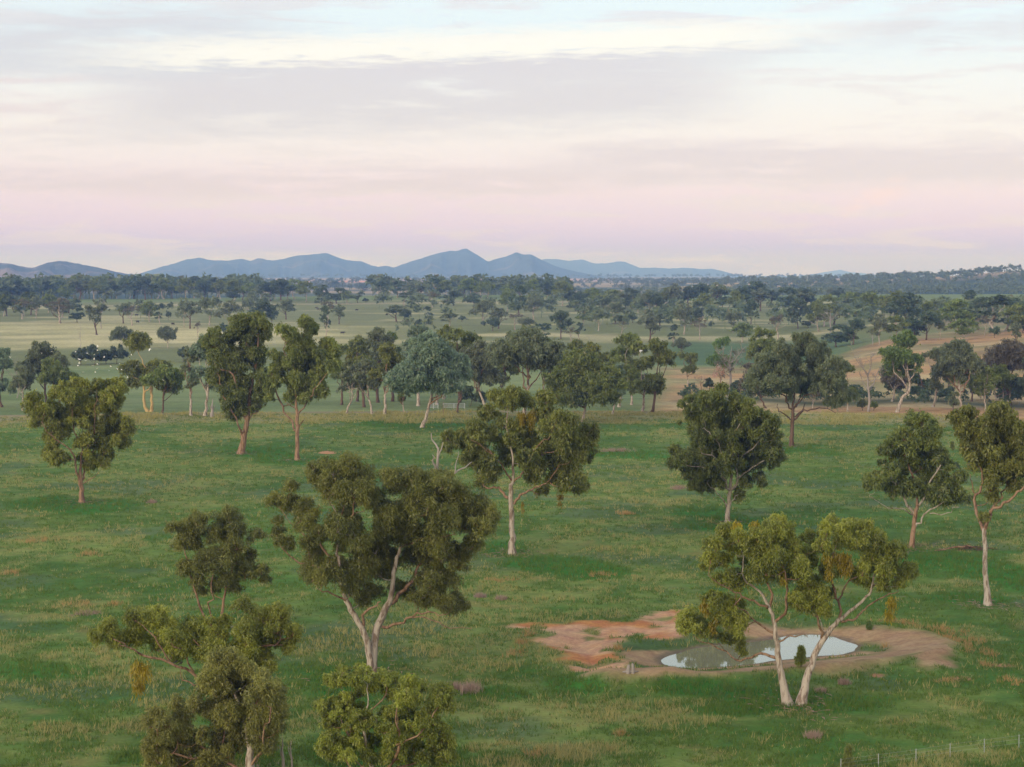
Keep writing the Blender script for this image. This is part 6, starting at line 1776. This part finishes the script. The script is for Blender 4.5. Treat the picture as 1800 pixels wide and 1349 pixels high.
# cattle gate panels at the edge of the crop field
steel = plain_mat('galvanised_steel', (.46, .48, .50), .45, .15, 6, .3)
for bx, wpx, lb in ((798, 38, 'longer pale metal gate panel beside the tall bare black trunk'), (762, 16, 'shorter pale metal gate panel behind the blue green tree')):
    b = gp(bx, 719); m = b[1] / FPX; W2 = wpx * m / 2
    rt = empty('cattle_gate', b)
    for sx in (-1, 0, 1):
        gq = Geo(); gq.tube([[sx * W2, 0, 0], [sx * W2, 0, 1.35]], [.05, .05], 6); gq.build('post', steel, rt, True)
    for zz in (.35, .65, .95, 1.28):
        gq = Geo(); gq.tube([[-W2, .06, zz], [W2, .06, zz]], [.045, .045], 6); gq.build('rail', steel, rt, True)
    tag(rt, lb, 'gate', 'metal gate panels')

# wire fence in the near corner
postm = plain_mat('fence_steel', (.30, .32, .33), .6, .2, 8)
fps = [(1478, 1357, 1340), (1544, 1348, 1329), (1610, 1340, 1319), (1670, 1331, 1312), (1730, 1323, 1305), (1791, 1316, 1298), (1853, 1308, 1291)]
fb = [flat(a_, c_) for a_, c_, t_ in fps]
for q in fb: q[2] = terr1(q[0], q[1])
rt = empty('wire_fence', fb[0])
ph = 0.85
for q in fb:
    gq = Geo(); c0 = q - fb[0]
    gq.tube([c0 + [0, 0, -.2], c0 + [0, 0, ph]], [.022, .018], 6); gq.build('post', postm, rt, True)
for zz in (.3, .55, .78):
    gq = Geo(); gq.tube([q - fb[0] + [0, .04, zz] for q in fb], [.004] * len(fb), 4); gq.build('wire', postm, rt, True)
tag(rt, 'low wire fence on thin pale steel posts in the near corner', 'fence')

# ------------------------------------------------------------------ white birds, black birds, cattle
white = plain_mat('white_feathers', (.80, .79, .75), .8, .05, 8)
black = plain_mat('black_feathers', (.02, .02, .022), .6, .2, 8)
def bird_meshes(flap, seed):
    rb = np.random.default_rng(seed)
    n = 9
    gb = Geo(); gb.tube([[0, -.26, 0], [0, -.17, .0], [0, -.06, -.02], [0, .06, -.01], [0, .13, .02], [0, .18, .03], [0, .225, .02]], [.012, .045, .07, .06, .042, .045, .016], 8)
    gb.add([[-.02, -.22, 0], [.02, -.22, 0], [.075, -.42, .0], [-.075, -.42, .0], [0, -.3, .02]], None, [[0, 1, 4], [1, 2, 4], [2, 3, 4], [3, 0, 4], [0, 2, 1], [0, 3, 2]])
    out = [('body', gb)]
    for s in (-1, 1):
        gw = Geo()
        sec = [(0.04, .10, -.10, 0.0), (.16, .14, -.12, .5), (.30, .12, -.10, .9), (.42, .05, -.09, 1.0), (.49, -.02, -.08, 1.0)]
        top, bot = [], []
        z = 0; px_ = 0
        for q, (xw, f, bk, bend) in enumerate(sec):
            ang = flap * (1 - .45 * bend)
            dx_ = xw - px_; px_ = xw
            z += dx_ * math.sin(ang)
            xx = s * xw * math.cos(flap * .8)
            th = .022 * (1 - q / 5)
            top += [[xx, f, z + th], [xx, bk, z + th * .3]]; bot += [[xx, f, z - th * .3], [xx, bk, z - th * .3]]
        V = np.array(top + bot); nn = len(top); Q = []
        for q in range(len(sec) - 1):
            a_ = 2 * q
            Q += [[a_, a_ + 2, a_ + 3, a_ + 1], [nn + a_, nn + a_ + 1, nn + a_ + 3, nn + a_ + 2], [a_, nn + a_, nn + a_ + 2, a_ + 2], [a_ + 1, a_ + 3, nn + a_ + 3, nn + a_ + 1]]
        e = nn - 2; Q += [[e, e + 1, nn + e + 1, nn + e], [0, 1, nn + 1, nn]]
        gw.add(V, Q); out.append(('wing', gw))
    return out
BM = {}
for fi, fl in enumerate((.85, .3, -.45, 1.15)):
    BM[fi] = []
    for nm, gg in bird_meshes(fl, fi):
        F = ([np.concatenate(gg.Q)] if gg.Q else []) + ([np.concatenate(gg.T)] if gg.T else [])
        BM[fi].append((nm, np_mesh(nm, np.concatenate(gg.V), F, white, True)))
BH, BG, BT = 'white cockatoo flying in front of the dark hedge', 'white cockatoo flying over the green field below the hedge', None
BIRDS = [(92, 198, 'lone white cockatoo over the bare branches near the picture edge'), (378, 163, 'white cockatoo before the grey green tree, lower of two'), (470, 145, 'white cockatoo before the grey green tree, upper of two'),
 (683, 150, BH), (792, 162, BH), (853, 173, BH), (883, 103, 'topmost white cockatoo of the flock, over the straw slope'), (883, 137, 'white cockatoo just under the topmost one'), (718, 217, BH), (775, 228, BH), (848, 215, BH),
 (940, 198, 'white cockatoo in the gap of the dark hedge'), (1043, 187, 'white cockatoo over the hedge shrub after the gap'), (1187, 177, 'white cockatoo at the edge of the leafy tree, flying highest there but one'),
 (1352, 125, 'largest white cockatoo, over the crown of the leafy tree'), (718, 252, BG), (708, 275, BG), (837, 272, BG), (880, 263, BG), (1083, 255, 'white cockatoo with raised wings beside the leafy tree'), (1002, 282, BG), (1060, 300, BG),
 (1098, 306, BG), (985, 318, BG), (862, 334, BG), (750, 332, BG), (1153, 383, 'lowest white cockatoo over the crop field by the hanging foliage'), (1238, 272, 'white cockatoo over the leafy tree crown, middle height'),
 (1478, 405, 'white cockatoo on the dark trunked tree'), (877, 297, BG)]
rb = random.Random(3)
for i, (cx, cy_, lb) in enumerate(BIRDS):
    px, py = cx / 5.143, 590 + cy_ / 5.143
    p = at(px, py, rb.uniform(395, 425))
    r = empty('white_bird', p)
    r.rotation_euler = (rb.uniform(-.35, .35), rb.uniform(-.7, .7), rb.uniform(0, 6.28))
    s = rb.uniform(.62, .85) * (1.25 if 'largest' in lb else 1)
    r.scale = (s, s, s)
    for nm, me in BM[rb.randrange(4)]: link(bpy.data.objects.new(nm, me), r)
    tag(r, lb, 'bird', 'white cockatoos in flight')
p = at(1125, 617.5, 425); r = empty('white_bird', p); r.rotation_euler = (1.0, .2, .8); r.scale = (1.2,) * 3
for nm, me in BM[3]: link(bpy.data.objects.new(nm, me), r)
tag(r, 'single white cockatoo far from the flock, before a dark green tree', 'bird')

def lump(name, secs, mat, parent, sides=8):
    g_ = Geo(); P_ = [s[:3] for s in secs]; g_.tube(P_, [s[3] for s in secs], sides); return g_.build(name, mat, parent, True)
for (bx, by, lb) in ((308, 1166, 'black bird perched on the long low limb, outer of two'), (318, 1168, 'black bird perched on the long low limb, inner of two')):
    q = at(bx, by, flat(150 + 690 / 2.94, 890 + 1290 / 2.94)[1] - 0.3)
    rt = empty('black_bird', q)
    lump('body', [(-.2, 0, -.02, .012), (-.12, 0, .02, .03), (-.02, 0, .07, .055), (.06, 0, .12, .045), (.1, 0, .16, .036), (.135, 0, .165, .012)], black, rt)
    lump('tail', [(-.12, 0, .02, .03), (-.22, 0, -.03, .028), (-.3, 0, -.07, .012)], black, rt, 5)
    tag(rt, lb, 'bird', 'black birds on a limb')

hide = plain_mat('black_hide', (.025, .02, .018), .7, .3, 3)
COWS = [(242, 568, 'black cow by the narrow dark tree on the straw slope'), (304, 572, 'black cow next to the dark pointed tree on the straw slope'), (627, 547, 'black cow under the far green field, upper of three'),
        (680, 555, 'black cow beside the squat fan shaped tree'), (602, 588, 'lowest black cow, on pale grass behind the row of trees'), (240, 556, 'black cow higher up the straw slope')]
cow_parts = None
for i, (bx, by, lb) in enumerate(COWS):
    b = gp(bx, by)
    rt = empty('cow', b); rt.rotation_euler.z = rb.uniform(0, 6.28)
    if cow_parts is None:
        cow_parts = [lump('body', [(-1.0, 0, .95, .2), (-.85, 0, 1.0, .36), (-.3, 0, .95, .42), (.3, 0, .95, .42), (.7, 0, 1.02, .34), (1.0, 0, 1.12, .22), (1.25, 0, 1.15, .17), (1.5, 0, 1.0, .12), (1.62, 0, .93, .08)], hide, rt)]
        for sx in (-.75, .65):
            for sy in (-.22, .22):
                cow_parts.append(lump('leg', [(sx, sy, .8, .15), (sx + .02, sy, .45, .085), (sx, sy, .1, .07), (sx + .02, sy, 0, .08)], hide, rt, 6))
        cow_parts.append(lump('tail', [(-1.0, 0, 1.1, .04), (-1.14, 0, .8, .03), (-1.15, 0, .4, .04)], hide, rt, 5))
    else:
        for c in cow_parts:
            d_ = c.copy(); COL.objects.link(d_); d_.parent = rt
    tag(rt, lb, 'cow', 'black cattle grazing')

# ------------------------------------------------------------------ homestead and radio mast
wallm = plain_mat('painted_wall', (.62, .62, .58), .8, .1, 1)
teal = plain_mat('teal_iron_roof', (.14, .30, .30), .4, .12, 2)
zinc = plain_mat('zinc_roof', (.62, .63, .64), .35, .1, 2)
glassm = plain_mat('window_glass', (.03, .035, .04), .1, .1, 2)
def house(bx, by, w_, dp, h, rise, roofm, label, name):
    b = gp(bx, by)
    rt = empty(name, b)
    g_ = Geo(); g_.box((0, 0, h / 2), (w_, dp, h)); g_.build('wall', wallm, rt)
    e = .5; X, Y = w_ / 2 + e, dp / 2 + e
    V = [[-X, -Y, h], [X, -Y, h], [X, Y, h], [-X, Y, h], [-X + dp * .35, 0, h + rise], [X - dp * .35, 0, h + rise]]
    V2 = [[a_, c_, z_ + .12] for a_, c_, z_ in V]
    g_ = Geo(); g_.add(V2, [[0, 1, 5, 4], [2, 3, 4, 5]], [[1, 2, 5], [3, 0, 4]]); g_.add(V, [[0, 3, 2, 1]])
    g_.add([V[0], V[1], V2[0], V2[1]], [[0, 1, 3, 2]]); g_.build('roof', roofm, rt)
    for k_ in (-.3, .0, .3):
        g_ = Geo(); g_.box((k_ * w_, -dp / 2 - .01, 1.5), (1.5, .06, 1.3)); g_.build('window', glassm, rt)
    tag(rt, label, 'house', 'homestead buildings')
house(800, 517, 11, 7, 3.0, 2.0, teal, 'low white house with a teal iron roof among the trees', 'house')
house(873, 515, 6, 5, 3.2, 1.6, zinc, 'small white shed with a pale roof beyond the teal roofed house', 'shed')
b = gp(1419, 506)
rt = empty('radio_mast', b)
Hm = float(at(1419, 481, b[1])[2] - b[2])
for sx in (-.55, .55):
    g_ = Geo(); g_.tube([[sx, 0, 0], [sx, 0, Hm]], [.16, .12], 5); g_.build('leg', steel, rt, True)
for k_ in range(8):
    z0 = Hm * k_ / 8
    g_ = Geo(); g_.tube([[-.55, 0, z0], [.55, 0, z0 + Hm / 8]], [.07, .07], 4); g_.build('brace', steel, rt, True)
tag(rt, 'thin pale radio mast on the far hillside', 'radio mast')
